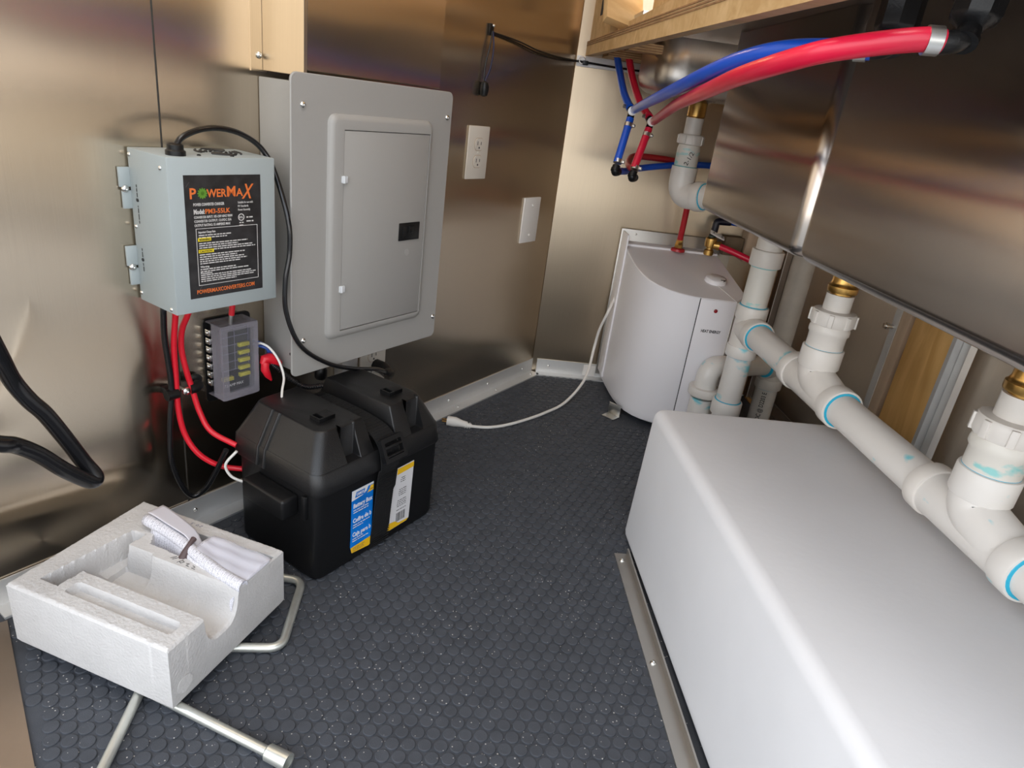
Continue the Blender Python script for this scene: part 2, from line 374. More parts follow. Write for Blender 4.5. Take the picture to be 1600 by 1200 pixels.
# door sill strip at the near left and retaining angle of the tank
bm = nb(); poly(bm, [(-.622, .803), (-.607, .783), (-.45, .574), (-.33, .414), (-.50, .30), (-.80, .66)], 0, .003)
sill = obj('trim_2', bm, 'sill', kind='structure')
screw(sill, at((-.63, .752, .003)), .005)
bm = nb(); box(bm, (.350, -.2, 0), (.378, 1.078, .003)); box(bm, (.374, -.2, .003), (.377, 1.078, .016))
st = obj('trim_3', bm, 'aludark', kind='structure')
for yy in (1.055, .797, .52): screw(st, at((.361, yy, .003)), .0052)

# ================================================================== ELECTRICAL PANEL
t = thing('breaker_panel', 'large grey metal breaker panel with closed door, beside the black-labelled converter', 'breaker panel', Wp(-.83, 0, .29))
obj('enclosure', box(nb(), (-1.008, .292, .002), (-.66, .785, .107), MW, .002), 'grey', t)
bm = nb(); poly(bm, rrect(-1.0305, .293, -.6415, .7995, .012, 4), .107, .1105, MW, .0012, 1)
obj('cover', bm, 'grey', t)
bm = nb(); ou = rrect(-.9575, .349, -.7005, .7445, .016, 5); inn = rrect(-.929, .3645, -.7115, .7205, .0015, 5)
t_ = nb(); nn = len(ou)
def off_rr(d): return rrect(-.9575+d, .349+d, -.7005-d, .7445-d, .016-d*.55, 5)
rows = [[t_.verts.new((p[0], p[1], h)) for p in pl] for pl, h in ((off_rr(0), .110), (off_rr(.0015), .1145), (off_rr(.005), .1185), (off_rr(.010), .1200), (inn, .1200), (inn, .110))]
for a, b in zip(rows, rows[1:]):
    for i in range(nn): t_.faces.new((a[i], a[(i+1) % nn], b[(i+1) % nn], b[i]))
bmesh.ops.recalc_face_normals(t_, faces=t_.faces); merge(bm, t_, MW)
obj('raised_frame', bm, 'grey', t, ang=50)
dr = obj('door', box(nb(), (-.9278, .3660, .1105), (-.7128, .7192, .1192), MW, .001), 'grey', t)
bm = nb(); box(bm, (-.785, .521, .1192), (-.727, .5555, .1215), MW, .001); box(bm, (-.776, .5265, .1215), (-.737, .550, .1232), MW, .0008); box(bm, (-.7615, .536, .1232), (-.7505, .5495, .1262), MW, .0006); obj('latch', bm, 'black', dr)
obj('knockout_disc', lathe(nb(), [(.0065, 0), (.0065, .0006)], F(-.758, .496, .1192), 16), 'grey', dr)
for zz in (.640, .446):
    bm = nb(); box(bm, (-.9335, zz-.006, .1193), (-.9215, zz+.006, .1235), MW, .001); cyl(bm, Wp(-.929, .122, zz-.0062), Z, .0028, .0124, 10); obj('hinge', bm, 'greyhinge', t)
for s, zz in ((-1.008, .7535), (-.6565, .7525), (-.652, .340), (-1.006, .36)): screw(t, F(s, zz, .1105), .0052)
for zz, oo in ((.325, .08), (.77, .096)): obj('side_hole', lathe(nb(), [(.0028, 0), (.0028, .0012)], MW @ Matrix.Translation((-1.0085, zz, oo)) @ Matrix.Rotation(-math.pi/2, 4, 'Y'), 10), 'inkk', t)

# wiring chase over the panel
t = thing('wiring_chase', 'bent stainless steel wiring chase rising to the ceiling above the grey breaker panel', 'wiring chase', Wp(-.84, 0, .80))
obj('channel', box(nb(), (-.995, .802, .002), (-.676, 2.14, .104), MW, .0015, 1), 'wall', t)
obj('flange', box(nb(), (-1.0215, .792, .0012), (-.9925, 2.14, .0035), MW), 'wallb', t)
screw(t, F(-1.007, .816, .0035), .0055)
obj('side_plate', box(nb(), (-1.0, .794, .0035), (-.994, 2.14, .1045), MW, .0008, 1), 'wallb', t)

# ================================================================== CONVERTER
t = thing('power_converter', 'pale grey metal power converter with black label, mounted left of the breaker panel', 'power converter', Wp(-1.143, 0, .445))
case = obj('case', box(nb(), (-1.2305, .4455, .004), (-1.0555, .6715, .103), MW, .0016, 2), 'greyc', t)
for z0, z1 in ((.616, .644), (.585, .611), (.500, .530), (.470, .496)):
    w_ = .0155 if z1 in (.644, .530) else .0125
    obj('mounting_tab', box(nb(), (-1.2305-w_, z0, .0015), (-1.2295, z1, .006), MW, .001), 'greyc', t, ang=30)
for zz in (.6135, .498): screw(t, F(-1.2385, zz, .005), .0055)
MS = MW @ Matrix.Translation((-1.2305, 0, 0)) @ Matrix.Rotation(-math.pi/2, 4, 'Y')     # left flank: x = out of wall, z = away
for o_, zz in ((.010, .662), (.088, .655), (.012, .560), (.010, .458), (.090, .452)): screw(t, MS @ Matrix.Translation((o_, zz, 0)), .0032)
for zz in (.600, .512): obj('indicator_hole', lathe(nb(), [(.0026, 0), (.0026, .0012)], MS @ Matrix.Translation((.022, zz, 0)), 12), 'inkk', t)
bm = nb()
for zz, L in ((.604, .018), (.566, .026), (.516, .014), (.494, .013)): dashes(bm, 0, L, -.001, .0028, MS @ Matrix.Translation((.022, zz, .0003)) @ Matrix.Rotation(math.pi/2, 4, 'Z'), .8, False)
obj('side_print', bm, 'inkk', case, kind='stuff')
MT = frame(Wp(-1.2305, 0, .6715), D, -N, Z)      # top face: x along the wall, y towards the wall, z up
gl = nb(); lathe(gl, [(.0135, 0), (.0135, .006), (.011, .008), (.011, .014), (.008, .016)], MT @ Matrix.Translation((.027, -.082, 0)), 18); obj('cord_gland', gl, 'black', t)
bm = nb()
for r0 in (.012, .019, .026, .033):
    for q in range(4):
        a0 = math.radians(q*90+12+r0*900); pts = [MT @ Vector((.115+r0*math.cos(a0+k*.18), -.048+r0*math.sin(a0+k*.18), .0006)) for k in range(7)]
        tube(bm, pts, .0016, 6)
obj('fan_slots', bm, 'inkk', t, kind='stuff')
for x_, y_ in ((.06, -.045), (.06, -.085), (.11, -.09), (.125, -.075)): screw(t, MT @ Matrix.Translation((x_, y_, 0)), .003, m_='black')
# label
LX0, LX1, LZ0, LZ1 = -1.2075, -1.0825, .4675, .6475
lab = obj('label_plate', box(nb(), (LX0, LZ0, .103), (LX1, LZ1, .1036), MW), 'label', t, 'black printed label plate')
ML = F(LX0, LZ0, .1037)                          # x to the right, y up, in metres: 0..125 x 0..180
bm = nb(); text(bm, 'P', .021, ML @ at((.008, .1475, 0)), bold=.02); text(bm, 'WER', .016, ML @ at((.034, .149, 0)), bold=.02, width=.032); text(bm, 'M', .021, ML @ at((.067, .149, 0)), bold=.02, width=.014); text(bm, 'A', .016, ML @ at((.082, .149, 0)), bold=.02); text(bm, 'X', .031, ML @ at((.0915, .145, 0)), bold=.012, shear=.35, width=.021)
obj('orange_logo', bm, 'orange', lab); bm = nb(); text(bm, 'PM3-55LK', .0095, ML @ at((.0305, .1255, 0)), bold=.02); obj('orange_model_number', bm, 'orange', lab); bm = nb(); text(bm, 'POWERMAXCONVERTERS.COM', .0088, ML @ at((.0105, .0065, 0)), bold=.012, width=.099)
obj('orange_lettering', bm, 'orange', lab)
bm = nb(); lathe(bm, [(.0062, 0), (.0062, .0004), (.004, .0004), (.004, 0)], ML @ at((.0275, .1545, 0)), 16)
for k in range(6): box(bm, (-.0009, -.0078, 0), (.0009, .0078, .0003), ML @ at((.0275, .1545, 0)) @ Matrix.Rotation(k*math.pi/6, 4, 'Z'))
obj('green_emblem', bm, 'green', lab)
bm = nb(); text(bm, 'POWER CONVERTER CHARGER', .0058, ML @ at((.0125, .137, 0)), bold=.015, width=.049); text(bm, 'Model:', .0095, ML @ at((.0125, .1255, 0)), bold=.03, width=.017)
for k, s_ in enumerate(('CONVERTER INPUT: 105-130V 60HZ 950W', 'CONVERTER OUTPUT: 13.6VDC 55A', 'OUTPUT RATING: 55 AMPERES MAX')): text(bm, s_, .0052, ML @ at((.0125, .119-.0058*k, 0)), bold=.012, width=(.062, .060, .058)[k])
for k, s_ in enumerate(('Suitable for use with', 'RV Standards', 'Power Assembly')): text(bm, s_, .0046, ML @ at((.0845, .138-.0055*k, 0)), width=(.026, .018, .021)[k])
ring(bm, [(.0055*math.cos(a*.3927), .0055*math.sin(a*.3927)) for a in range(16)], [(.0042*math.cos(a*.3927), .0042*math.sin(a*.3927)) for a in range(16)], 0, .0003, ML @ at((.0895, .117, 0)))
text(bm, 'ETL', .004, ML @ at((.0895, .1155, 0)), 'CENTER', bold=.02)
for k in range(2): dashes(bm, .0985, .111, .1155-.006*k, .0024, ML, .8, False); dashes(bm, .086, .0935, .108-.004*k, .002, ML, .8, False)
ring(bm, [(.014, .019), (.1175, .019), (.1175, .1045), (.014, .1045)], [(.0147, .0197), (.1168, .0197), (.1168, .1038), (.0147, .1038)], 0, .0003, ML)
text(bm, 'Important Charge Rate', .0046, ML @ at((.018, .0975, 0)), bold=.015, width=.027)
for k in range(2): dashes(bm, .018, (.072, .064)[k], .0935-.0034*k, .0021, ML, .75, False)
yl = [.0815-.0034*k for k in range(4)]+[.0655-.0034*k for k in range(6)]+[.0415-.0034*k for k in range(4)]+[.0385-.0034*k-.0 for k in range(1, 1)]+[.0245+.0034*k for k in range(1)]
for y_ in [.0815-.0033*k for k in range(4)]: dashes(bm, .018, .113, y_, .0021, ML, .75)
for y_ in [.0645-.0033*k for k in range(5)]: dashes(bm, .018, .113, y_, .0021, ML, .75)
for y_ in [.0425-.0033*k for k in range(2)]: dashes(bm, .018, .113, y_, .0021, ML, .75)
for y_ in [.0335-.0031*k for k in range(4)]: dashes(bm, .018, .113, y_, .0020, ML, .75)
text(bm, 'Warning', .004, ML @ at((.018, .0460, 0)), bold=.02); text(bm, 'Precautions', .004, ML @ at((.018, .0362, 0)), bold=.02)
obj('white_lettering', bm, 'ink', lab)
bm = nb(); box(bm, (.0165, .0855, 0), (.0375, .0905, .0003), ML); box(bm, (.0165, .0682, 0), (.041, .0732, .0003), ML); obj('yellow_highlight', bm, 'yellow', lab)
bm = nb(); text(bm, 'WARNING', .0045, ML @ at((.018, .0864, .0003)), bold=.015, width=.018); text(bm, 'CAUTION', .0045, ML @ at((.018, .0691, .0003)), bold=.015, width=.020); obj('black_lettering', bm, 'inkk', lab)
bm = nb()
for k in range(26):
    x_, y_ = random.uniform(.004, .118), random.uniform(.006, .172)
    if .016 < x_ < .112 and .02 < y_ < .16: continue
    box(bm, (-.0045, -.0004, 0), (.0045, .0004, .0001), ML @ at((x_, y_, 0)) @ Matrix.Rotation(random.choice((.7, -.7, .9)), 4, 'Z'))
obj('tread_pattern', bm, mat('tread_grey', (.07, .065, .065), .4), lab, kind='stuff')

def cable(name, pts, r, m_, label, cat, group=None, frame_wall=True, k=7, n=12, parts=(), ridge=None, root=None):
    pw = [Wp(a, b, c) for a, b, c in ((p[0], p[2], p[1]) for p in pts)] if frame_wall else [Vector(p) for p in pts]
    bm = nb(); tube(bm, spline(pw, k), r, n, ridge)
    if root is not None: return obj(name, bm, m_, root)
    return obj(name, bm, m_, None, label, cat=cat, group=group, loc=pw[0])
ccord = cable('cord', [(-1.203, .684, .082), (-1.190, .696, .08), (-1.160, .706, .075), (-1.125, .7085, .07), (-1.085, .7005, .066), (-1.052, .680, .068), (-1.041, .645, .085), (-1.042, .577, .118), (-1.043, .525, .122), (-1.052, .478, .122), (-1.050, .422, .122), (-1.024, .359, .126), (-.965, .312, .126), (-.897, .281, .120), (-.80, .246, .097), (-.745, .215, .07)], .0042, 'cable', '', '', root=t); ccord['label'] = 'black power cord arching over the converter top'
bm = nb(); tube(bm, [Wp(-.752, .073, .219), Wp(-.74, .068, .212), Wp(-.722, .055, .203), Wp(-.715, .03, .205), Wp(-.715, .008, .205)], [.006, .010, .014, .015, .015], 12); obj('plug', bm, 'black', ccord)

# ================================================================== OUTLETS
def outlet(label, s0, z0, s1, z1, duplex=True, m_='cream', cat='outlet'):
    t = thing('duplex_outlet' if duplex else 'blank_plate', label, cat, Wp((s0+s1)/2, 0, z0), 'duplex outlets' if duplex else None)
    obj('cover_plate', box(nb(), (s0, z0, .0012), (s1, z1, .0065), MW, .0022), m_, t)
    c = (s0+s1)/2; zc = (z0+z1)/2
    if duplex:
        for dz in (.0195, -.0195):
            bm = nb(); poly(bm, [(c+.0165*math.cos(a), max(-.0135, min(.0135, .0165*math.sin(a)))+zc+dz) for a in [2*math.pi*k/24 for k in range(24)]], .0065, .0082, MW, .0005, 1)
            rc = obj('receptacle', bm, m_, t)
            bm = nb(); box(bm, (c-.0075, zc+dz-.002, .0082), (c-.0055, zc+dz+.007, .0085), MW); box(bm, (c+.0055, zc+dz-.001, .0082), (c+.0075, zc+dz+.006, .0085), MW); lathe(bm, [(.0024, 0), (.0024, .0003)], F(c, zc+dz-.0075, .0082), 10)
            obj('slots', bm, 'inkk', rc)
            bm = nb(); ring(bm, [(c+.0178*math.cos(a), max(-.0148, min(.0148, .0178*math.sin(a)))+zc+dz) for a in [2*math.pi*k/24 for k in range(24)]], [(c+.0166*math.cos(a), max(-.0136, min(.0136, .0166*math.sin(a)))+zc+dz) for a in [2*math.pi*k/24 for k in range(24)]], .0062, .00665, MW); obj('seam', bm, 'stud', rc)
        screw(t, F(c, zc, .0065), .0028, m_='cream')
    else:
        for dz in (.041, -.041): screw(t, F(c, zc+dz, .0065), .004, m_='white')
outlet('cream duplex outlet on the steel wall right of the grey breaker panel', -.4455, .614, -.3665, .735)
outlet('blank white cover plate on steel wall near the back corner', -.1725, .435, -.0905, .560, False, 'white', 'cover plate')
outlet('duplex outlet low on the wall below the breaker panel, behind the battery box', -.763, .150, -.683, .272)

# ================================================================== FUSE BLOCK
t = thing('fuse_block', 'fuse block with clear cover and yellow fuses on the wall below the converter', 'fuse block', Wp(-1.085, 0, .245))
bm = nb(); poly(bm, rrect(-1.130, .236, -1.038, .393, .008, 4), .0015, .004, MW); obj('backing_plate', bm, 'black', t)
obj('base', box(nb(), (-1.122, .257, .004), (-1.058, .386, .026), MW, .002), 'black', t)
bm = nb(); box(bm, (-1.118, .30, .026), (-1.0905, .378, .031), MW, .001); box(bm, (-1.0895, .30, .026), (-1.062, .378, .031), MW, .001); obj('fuse_holder', bm, 'void', t)
for k in range(7):
    zz = .372-.0155*k
    for sx in (-1.1265,): 
        bm = nb(); box(bm, (sx-.0035, zz-.0055, .008), (sx+.004, zz+.0055, .020), MW, .001); obj('terminal', bm, 'chrome', t)
        screw(t, MW @ Matrix.Translation((sx-.0035, zz, .014)) @ Matrix.Rotation(-math.pi/2, 4, 'Y'), .003)
for s, zz in ((-1.0745, .346), (-1.0745, .3315), (-1.0745, .317), (-1.0745, .3025), (-1.0745, .289), (-1.108, .287)):
    bm = nb(); box(bm, (s-.0105, zz-.0036, .031), (s+.0105, zz+.0036, .0385), MW, .0012); box(bm, (s-.007, zz-.0018, .0385), (s+.007, zz+.0018, .0405), MW, .0005); obj('fuse', bm, 'fuse', t)
lo, hi, th = (-1.1275, .2535, .012), (-1.0555, .391, .050), .0025
bm = nb()
for a_, b_ in (((lo[0], lo[1], lo[2]+.01), (lo[0]+th, hi[1], hi[2])), ((hi[0]-th, lo[1], lo[2]), (hi[0], hi[1], hi[2])), ((lo[0], lo[1], .006), (hi[0], lo[1]+th, hi[2])), ((lo[0], hi[1]-th, .006), (hi[0], hi[1], hi[2]))): box(bm, a_, b_, MW, .0006, 1)
ring(bm, rrect(-1.1275, .2535, -1.0555, .391, .004, 3), rrect(-1.1155, .2665, -1.0635, .381, .002, 3), .0485, .051, MW)
cov = obj('cover_frame', bm, 'milky', t, 'milky clear plastic cover frame')
obj('clear_window', box(nb(), (-1.116, .266, .0488), (-1.063, .3815, .0500), MW), mat('clear_window', (.5, .5, .55), .08, Alpha=.07), t)
bm = nb()
for zz in (.3005, .3165, .332, .3475, .363, .378): box(bm, (-1.117, zz-.0006, .0312), (-1.062, zz+.0006, .0318), MW)
for ss in (-1.117, -1.090, -1.0626): box(bm, (ss-.0006, .30, .0312), (ss+.0006, .378, .0318), MW)
obj('holder_grid', bm, 'holder', t, kind='stuff')
bm = nb(); text(bm, '7.5 AMP MAX', .0075, F(-1.112, .2685, .0302), width=.038); obj('white_lettering', bm, 'ink', t)
t2 = thing('fuse_feed_wire', 'short red wire with ring terminal from converter bottom into the fuse block', 'wire', Wp(-1.094, .035, .445))
cable('wire', [(-1.094, .450, .040), (-1.095, .425, .038), (-1.0965, .404, .036)], .0050, 'red', '', '', root=t2)
cable('ring_terminal', [(-1.0965, .405, .036), (-1.097, .398, .035), (-1.097, .387, .033)], .0036, 'zinc', '', '', root=t2)

# wires below the converter
cable('red_cable', [(-1.204, .447, .055), (-1.203, .428, .05), (-1.201, .371, .035), (-1.199, .313, .03), (-1.199, .254, .03), (-1.193, .205, .035), (-1.179, .168, .05), (-1.153, .143, .07), (-1.120, .135, .1)], .0048, 'red', 'red battery cable looping lowest beneath the converter into battery box', 'cable', 'red battery cables')
cable('red_cable', [(-1.178, .447, .055), (-1.183, .424, .05), (-1.1855, .395, .035), (-1.186, .361, .03), (-1.180, .319, .03), (-1.173, .288, .03), (-1.167, .242, .04), (-1.160, .21, .06), (-1.14, .192, .1)], .0048, 'red', 'red battery cable running through right clip to the battery box lid', 'cable', 'red battery cables')
cable('ground_cable', [(-1.222, .447, .052), (-1.222, .43, .05), (-1.215, .385, .035), (-1.208, .321, .03), (-1.209, .281, .03), (-1.216, .223, .03), (-1.218, .162, .03), (-1.206, .108, .035), (-1.190, .083, .04), (-1.174, .094, .05), (-1.165, .131, .07), (-1.160, .19, .1)], .0048, 'cable', 'thin black cable hanging in a deep loop left of the red battery cables', 'cable')
cable('white_wire', [(-1.04, .330, .028), (-1.046, .343, .042), (-1.036, .336, .055), (-1.029, .315, .072), (-1.036, .292, .095), (-1.055, .279, .115), (-1.068, .270, .13)], .0022, 'wirew', 'white wire curving from fuse block down onto battery box lid', 'wire')
cable('white_wire', [(-1.125, .118, .128), (-1.146, .129, .112), (-1.157, .141, .102), (-1.162, .163, .100), (-1.150, .19, .115)], .0024, 'wirew', 'small white wire loop at the back end of battery box lid', 'wire')
for q, (a, b) in enumerate((((-1.052, .347, .03), (-1.026, .312, .052)), ((-1.052, .338, .03), (-1.03, .316, .046)))):
    cable('blue_wire', [a, ((a[0]+b[0])/2+.004, (a[1]+b[1])/2+.006, .048), b], .0028, 'bluew', ('upper' if q == 0 else 'lower')+' dark blue wire between fuse block and the red terminal boot', 'wire', 'dark blue fuse wires')
t = thing('terminal_boot', 'soft red terminal boot hanging at the right edge of the fuse block', 'terminal boot', Wp(-1.036, .05, .30))
bm = nb(); tube(bm, [Wp(-1.051, .055, .308), Wp(-1.047, .055, .316), Wp(-1.037, .055, .316), Wp(-1.027, .056, .309), Wp(-1.018, .057, .300)], [.005, .0085, .0100, .0105, .0085], 14); obj('sleeve', bm, 'red', t)
bm = nb(); tube(bm, [Wp(-1.046, .056, .310), Wp(-1.048, .058, .297), Wp(-1.043, .060, .284), Wp(-1.037, .061, .274)], [.0075, .0078, .0058, .0018], 12); obj('flap', bm, 'red', t)
bm = nb(); pl = spline([Wp(-1.035, .058, .306), Wp(-1.022, .07, .291), Wp(-1.009, .09, .274), Wp(-.996, .11, .266), Wp(-.975, .13, .270)], 14); tube(bm, pl, .0044, 10, .22)
obj('corrugated_conduit', bm, 'cable', None, 'ribbed black conduit running from red boot across battery box top', cat='conduit', loc=Wp(-1.035, .058, .306))
t = thing('cable_gland', 'black cable gland with nut hanging from the underside of breaker panel', 'cable gland', Wp(-.912, .05, .292))
bm = nb(); lathe(bm, [(.015, -.006), (.015, .002)], at(Wp(-.912, .05, .290)), 6); obj('lock_nut', bm, 'black', t)
bm = nb(); lathe(bm, [(.010, -.05), (.0125, -.046), (.0125, -.03), (.011, -.028), (.011, -.004)], at(Wp(-.912, .05, .290)), 16); obj('body', bm, 'black', t)
obj('conduit_offset_box', box(nb(), (-.835, .15, .0015), (-.79, .292, .028), MW, .003), 'alu', None, 'grey rectangular conduit on wall just left of the low outlet', cat='conduit', loc=Wp(-.81, 0, .15))
t = thing('cable_clip', 'black nylon clip holding the red and black cables on the left', 'cable clip', Wp(-1.203, 0, .285), 'nylon cable clips')
bm = nb(); tube(bm, [Wp(-1.2175+.019*k/12, .030+.0115*math.sin(2*math.pi*k/12)*0+.0, .285+.0) for k in range(13)], .0095, 12); obj('loop', bm, 'black', t)
bm = nb(); box(bm, (-1.212, .279, .0015), (-1.196, .291, .022), MW, .002); obj('foot', bm, 'black', t)
t = thing('cable_clip', 'black nylon clip with silver screw between the two red cables', 'cable clip', Wp(-1.17, 0, .285), 'nylon cable clips')
bm = nb(); tube(bm, [Wp(-1.176, .030, .2855), Wp(-1.168, .031, .286), Wp(-1.158, .026, .288)], .0095, 12); obj('loop', bm, 'black', t)
bm = nb(); lathe(bm, [(.011, 0), (.011, .006), (.007, .008)], F(-1.154, .290, .008), 16); obj('foot', bm, 'black', t)
screw(t, F(-1.1835, .284, .030), .0075); obj('stem', lathe(nb(), [(.003, 0), (.003, .03)], F(-1.1835, .284, .001), 10), 'zinc', t)

# thick black cable at the far left
cable('shore_cable', [(-1.63, 1.25, .012), (-1.62, 1.05, .06), (-1.57, .80, .17), (-1.53, .63, .21), (-1.512, .56, .21), (-1.50, .518, .2), (-1.486, .47, .19), (-1.475, .435, .18), (-1.462, .406, .18), (-1.448, .383, .18), (-1.432, .347, .18), (-1.414, .303, .18), (-1.404, .279, .185), (-1.411, .276, .189), (-1.425, .289, .192), (-1.445, .312, .196), (-1.469, .344, .2), (-1.491, .366, .205), (-1.507, .376, .21), (-1.545, .392, .20), (-1.59, .41, .13), (-1.62, .43, .05), (-1.63, .43, .012)], .0098, 'cable', 'thick glossy black cable looping in from the left edge before the steel wall', 'cable', k=8, n=16)

# sensor wire with clip
t = thing('sensor_wire', 'thin black sensor wire with hanging capsule, strung along the wall to plywood', 'sensor wire', Wp(-.4, .006, .94))
cable('wire', [(-.4, .936, .008), (-.405, .908, .01), (-.413, .867, .008), (-.415, .832, .009)], .0018, 'cable', '', '', root=t)
cable('wire', [(-.398, .936, .009), (-.395, .90, .013), (-.399, .86, .012), (-.411, .832, .009)], .0018, mat('navy_wire', (.01, .012, .05), .4), '', '', root=t)
cable('wire', [(-.399, .934, .009), (-.30, .929, .012), (-.209, .920, .012), (-.1, .917, .012), (-.012, .919, .012)], .0019, 'cable', '', '', root=t)
cable('wire', [(-.399, .932, .009), (-.30, .925, .010), (-.209, .9145, .010), (-.1, .912, .010), (-.012, .917, .012)], .0017, 'cable', '', '', root=t)
bm = nb(); tube(bm, [(.244, 2.002, .919), (.27, 2.001, .918), (.351, 2.003, .916), (.46, 2.0, .915)], .0028, 8); obj('wire', bm, 'cable', t)
bm = nb(); lathe(bm, [(.003, -.016), (.0085, -.013), (.0105, -.003), (.0105, .006), (.008, .014), (.003, .017)], axis(Wp(-.413, .011, .815), Z), 16); obj('capsule', bm, 'black', t)
t = thing('wire_clip', 'black wire clip with shiny screw head high on the wall', 'wire clip', Wp(-.4, 0, .94), 'wire clips')
bm = nb(); box(bm, (-.407, .927, .0015), (-.393, .951, .008), MW, .002); obj('clip_body', bm, 'black', t); screw(t, F(-.397, .947, .008), .0038)
t = thing('wire_clip', 'small wire clip on the white strap in the back corner below plywood', 'wire clip', (.268, 2.0, .92), 'wire clips')
bm = nb(); tube(bm, [(.262+.009*math.cos(a), 1.998, .922+.009*math.sin(a)) for a in [math.pi*2*k/10 for k in range(11)]], .0016, 6); obj('loop', bm, 'chrome', t)
bm = nb(); box(bm, (.263, 1.994, .911), (.279, 2.004, .922), bev=.002); obj('clip_body', bm, 'black', t)
t = thing('white_strap', 'white metal strap along back wall just under the plywood rail', 'strap', (.35, 2.01, .905))
obj('strap', box(nb(), (.2475, 2.007, .907), (.458, 2.0114, .9335), bev=.001), 'wlabel', t)
for x_ in (.447,):
    for zz in (.915, .927): screw(t, axis((x_, 2.007, zz), (0, -1, 0)), .003)

# ================================================================== BATTERY BOX
t = thing('battery_box', 'black plastic battery box with strapped lid standing against the left wall', 'battery box', Wp(-.98, .19, .0025))
bm = nb()
def loft(bm, secs, Mx=I4, r=.018, n=4):
    tt = nb(); rows = []
    for (x0, y0, x1, y1, h, rr) in secs: rows.append([tt.verts.new((p[0], p[1], h)) for p in rrect(x0, y0, x1, y1, rr, n)])
    for a, b in zip(rows, rows[1:]):
        k = len(a)
        for i in range(k): tt.faces.new((a[i], a[(i+1) % k], b[(i+1) % k], b[i]))
    tt.faces.new(rows[0][::-1]); tt.faces.new(rows[-1]); bmesh.ops.recalc_face_normals(tt, faces=tt.faces); merge(bm, tt, Mx)
MF = frame(P, D, -N, Z)                      # plan frame: x along wall, y = -(distance from wall), z up
loft(bm, [(-1.131, -.297, -.834, -.098, .0025, .016), (-1.135, -.300, -.830, -.095, .012, .016), (-1.1355, -.3005, -.8295, -.0945, .177, .016)], MF)
obj('body', bm, 'black', t)
bm = nb()
loft(bm, [(-1.1395, -.3095, -.834, -.083, .176, .018), (-1.1405, -.3105, -.833, -.082, .180, .019), (-1.1385, -.3045, -.8345, -.083, .212, .019), (-1.1365, -.3025, -.8365, -.085, .2145, .018)], MF)
def half(bm, a0, a1, notch, inner_left, inner_right):
    # raised half of the lid; front slope has a triangular pocket between notch[0] and notch[1]
    b0, b1, B0, B1 = -.3025, -.085, -.276, -.108     # shoulder y range, top y range (negative = out of wall)
    z0, z1 = .2135, .2725
    A0 = a0+(.030 if not inner_left else .006); A1 = a1-(.030 if not inner_right else .006)
    tt = nb(); v = lambda x, y, z: tt.verts.new((x, y, z))
    n0, n1 = notch; yb = -.2805
    fx = lambda zz: b0+(B0-b0)*(zz-z0)/(z1-z0)
    bl = v(a0, b0, z0); br_ = v(a1, b0, z0); tl = v(A0, B0, z1); tr = v(A1, B0, z1)
    n0b = v(n0, b0, z0); n1b = v(n1, b0, z0); n0t = v(n0, B0, z1); n1t = v(n1, B0, z1)
    k0b = v(n0, yb, z0); k1b = v(n1, yb, z0); k0t = v(n0, yb, z1); k1t = v(n1, yb, z1)
    Bl = v(a0, b1, z0); Br = v(a1, b1, z0); Tl = v(A0, B1, z1); Tr = v(A1, B1, z1)
    tt.faces.new((bl, n0b, n0t, tl)); tt.faces.new((n1b, br_, tr, n1t))
    tt.faces.new((n0b, k0b, k0t, n0t)); tt.faces.new((n1b, n1t, k1t, k1b)); tt.faces.new((k0b, k1b, k1t, k0t)); tt.faces.new((n0b, n1b, k1b, k0b))
    tt.faces.new((tl, n0t, k0t, k1t, n1t, tr, Tr, Tl)); tt.faces.new((bl, tl, Tl, Bl)); tt.faces.new((br_, Br, Tr, tr)); tt.faces.new((Bl, Tl, Tr, Br))
    tt.faces.new((bl, Bl, Br, br_, n1b, k1b, k0b, n0b)) if False else None
    bmesh.ops.recalc_face_normals(tt, faces=tt.faces)
    def edge(p, q): return [e for e in tt.edges if set(e.verts) == {p, q}]
    ce_ = []
    if not inner_left: ce_ += edge(bl, tl)+edge(Bl, Tl)
    if not inner_right: ce_ += edge(br_, tr)+edge(Br, Tr)
    bmesh.ops.bevel(tt, geom=ce_, offset=.016, segments=5, affect='EDGES', profile=.5)
    es = [e for e in tt.edges if len(e.link_faces) == 2 and e.calc_face_angle(0) > .45]
    bmesh.ops.bevel(tt, geom=es, offset=.0028, segments=2, affect='EDGES', profile=.5)
    merge(bm, tt, MF)
half(bm, -1.1365, -1.0085, (-1.071, -1.040), False, True)
half(bm, -.956, -.8365, (-.915, -.882), True, False)
lid = obj('lid', bm, 'lid', t)
# vertical groove ribs on the left end of the lid
bm = nb()
for yy in (-.176, -.158): tube(bm, [MF @ Vector(p) for p in ((-1.1065, yy, .2720), (-1.1375, yy, .2120), (-1.1412, yy, .180))], .0032, 8)
obj('end_rib', bm, 'lid', lid)
for s, o_ in ((-1.068, .236), (-.905, .236)):
    bm = nb(); ring(bm, [(-.017, -.012), (.017, -.012), (.017, .012), (-.017, .012)], [(-.014, -.0095), (.014, -.0095), (.014, .0095), (-.014, .0095)], .2725, .280, MF @ at((s, -o_, 0)))
    box(bm, (-.005, -.012, .2725), (.017, .012, .2805), MF @ at((s, -o_, 0)), .001); obj('vent_hood', bm, 'black', lid)
bm = nb(); box(bm, (-1.168, -.258, .124), (-1.134, -.152, .162), MF, .005, 3); obj('handle', bm, 'black', t)
obj('latch_rib', box(nb(), (-1.143, -.282, .125), (-1.134, -.272, .170), MF, .002), 'black', t)
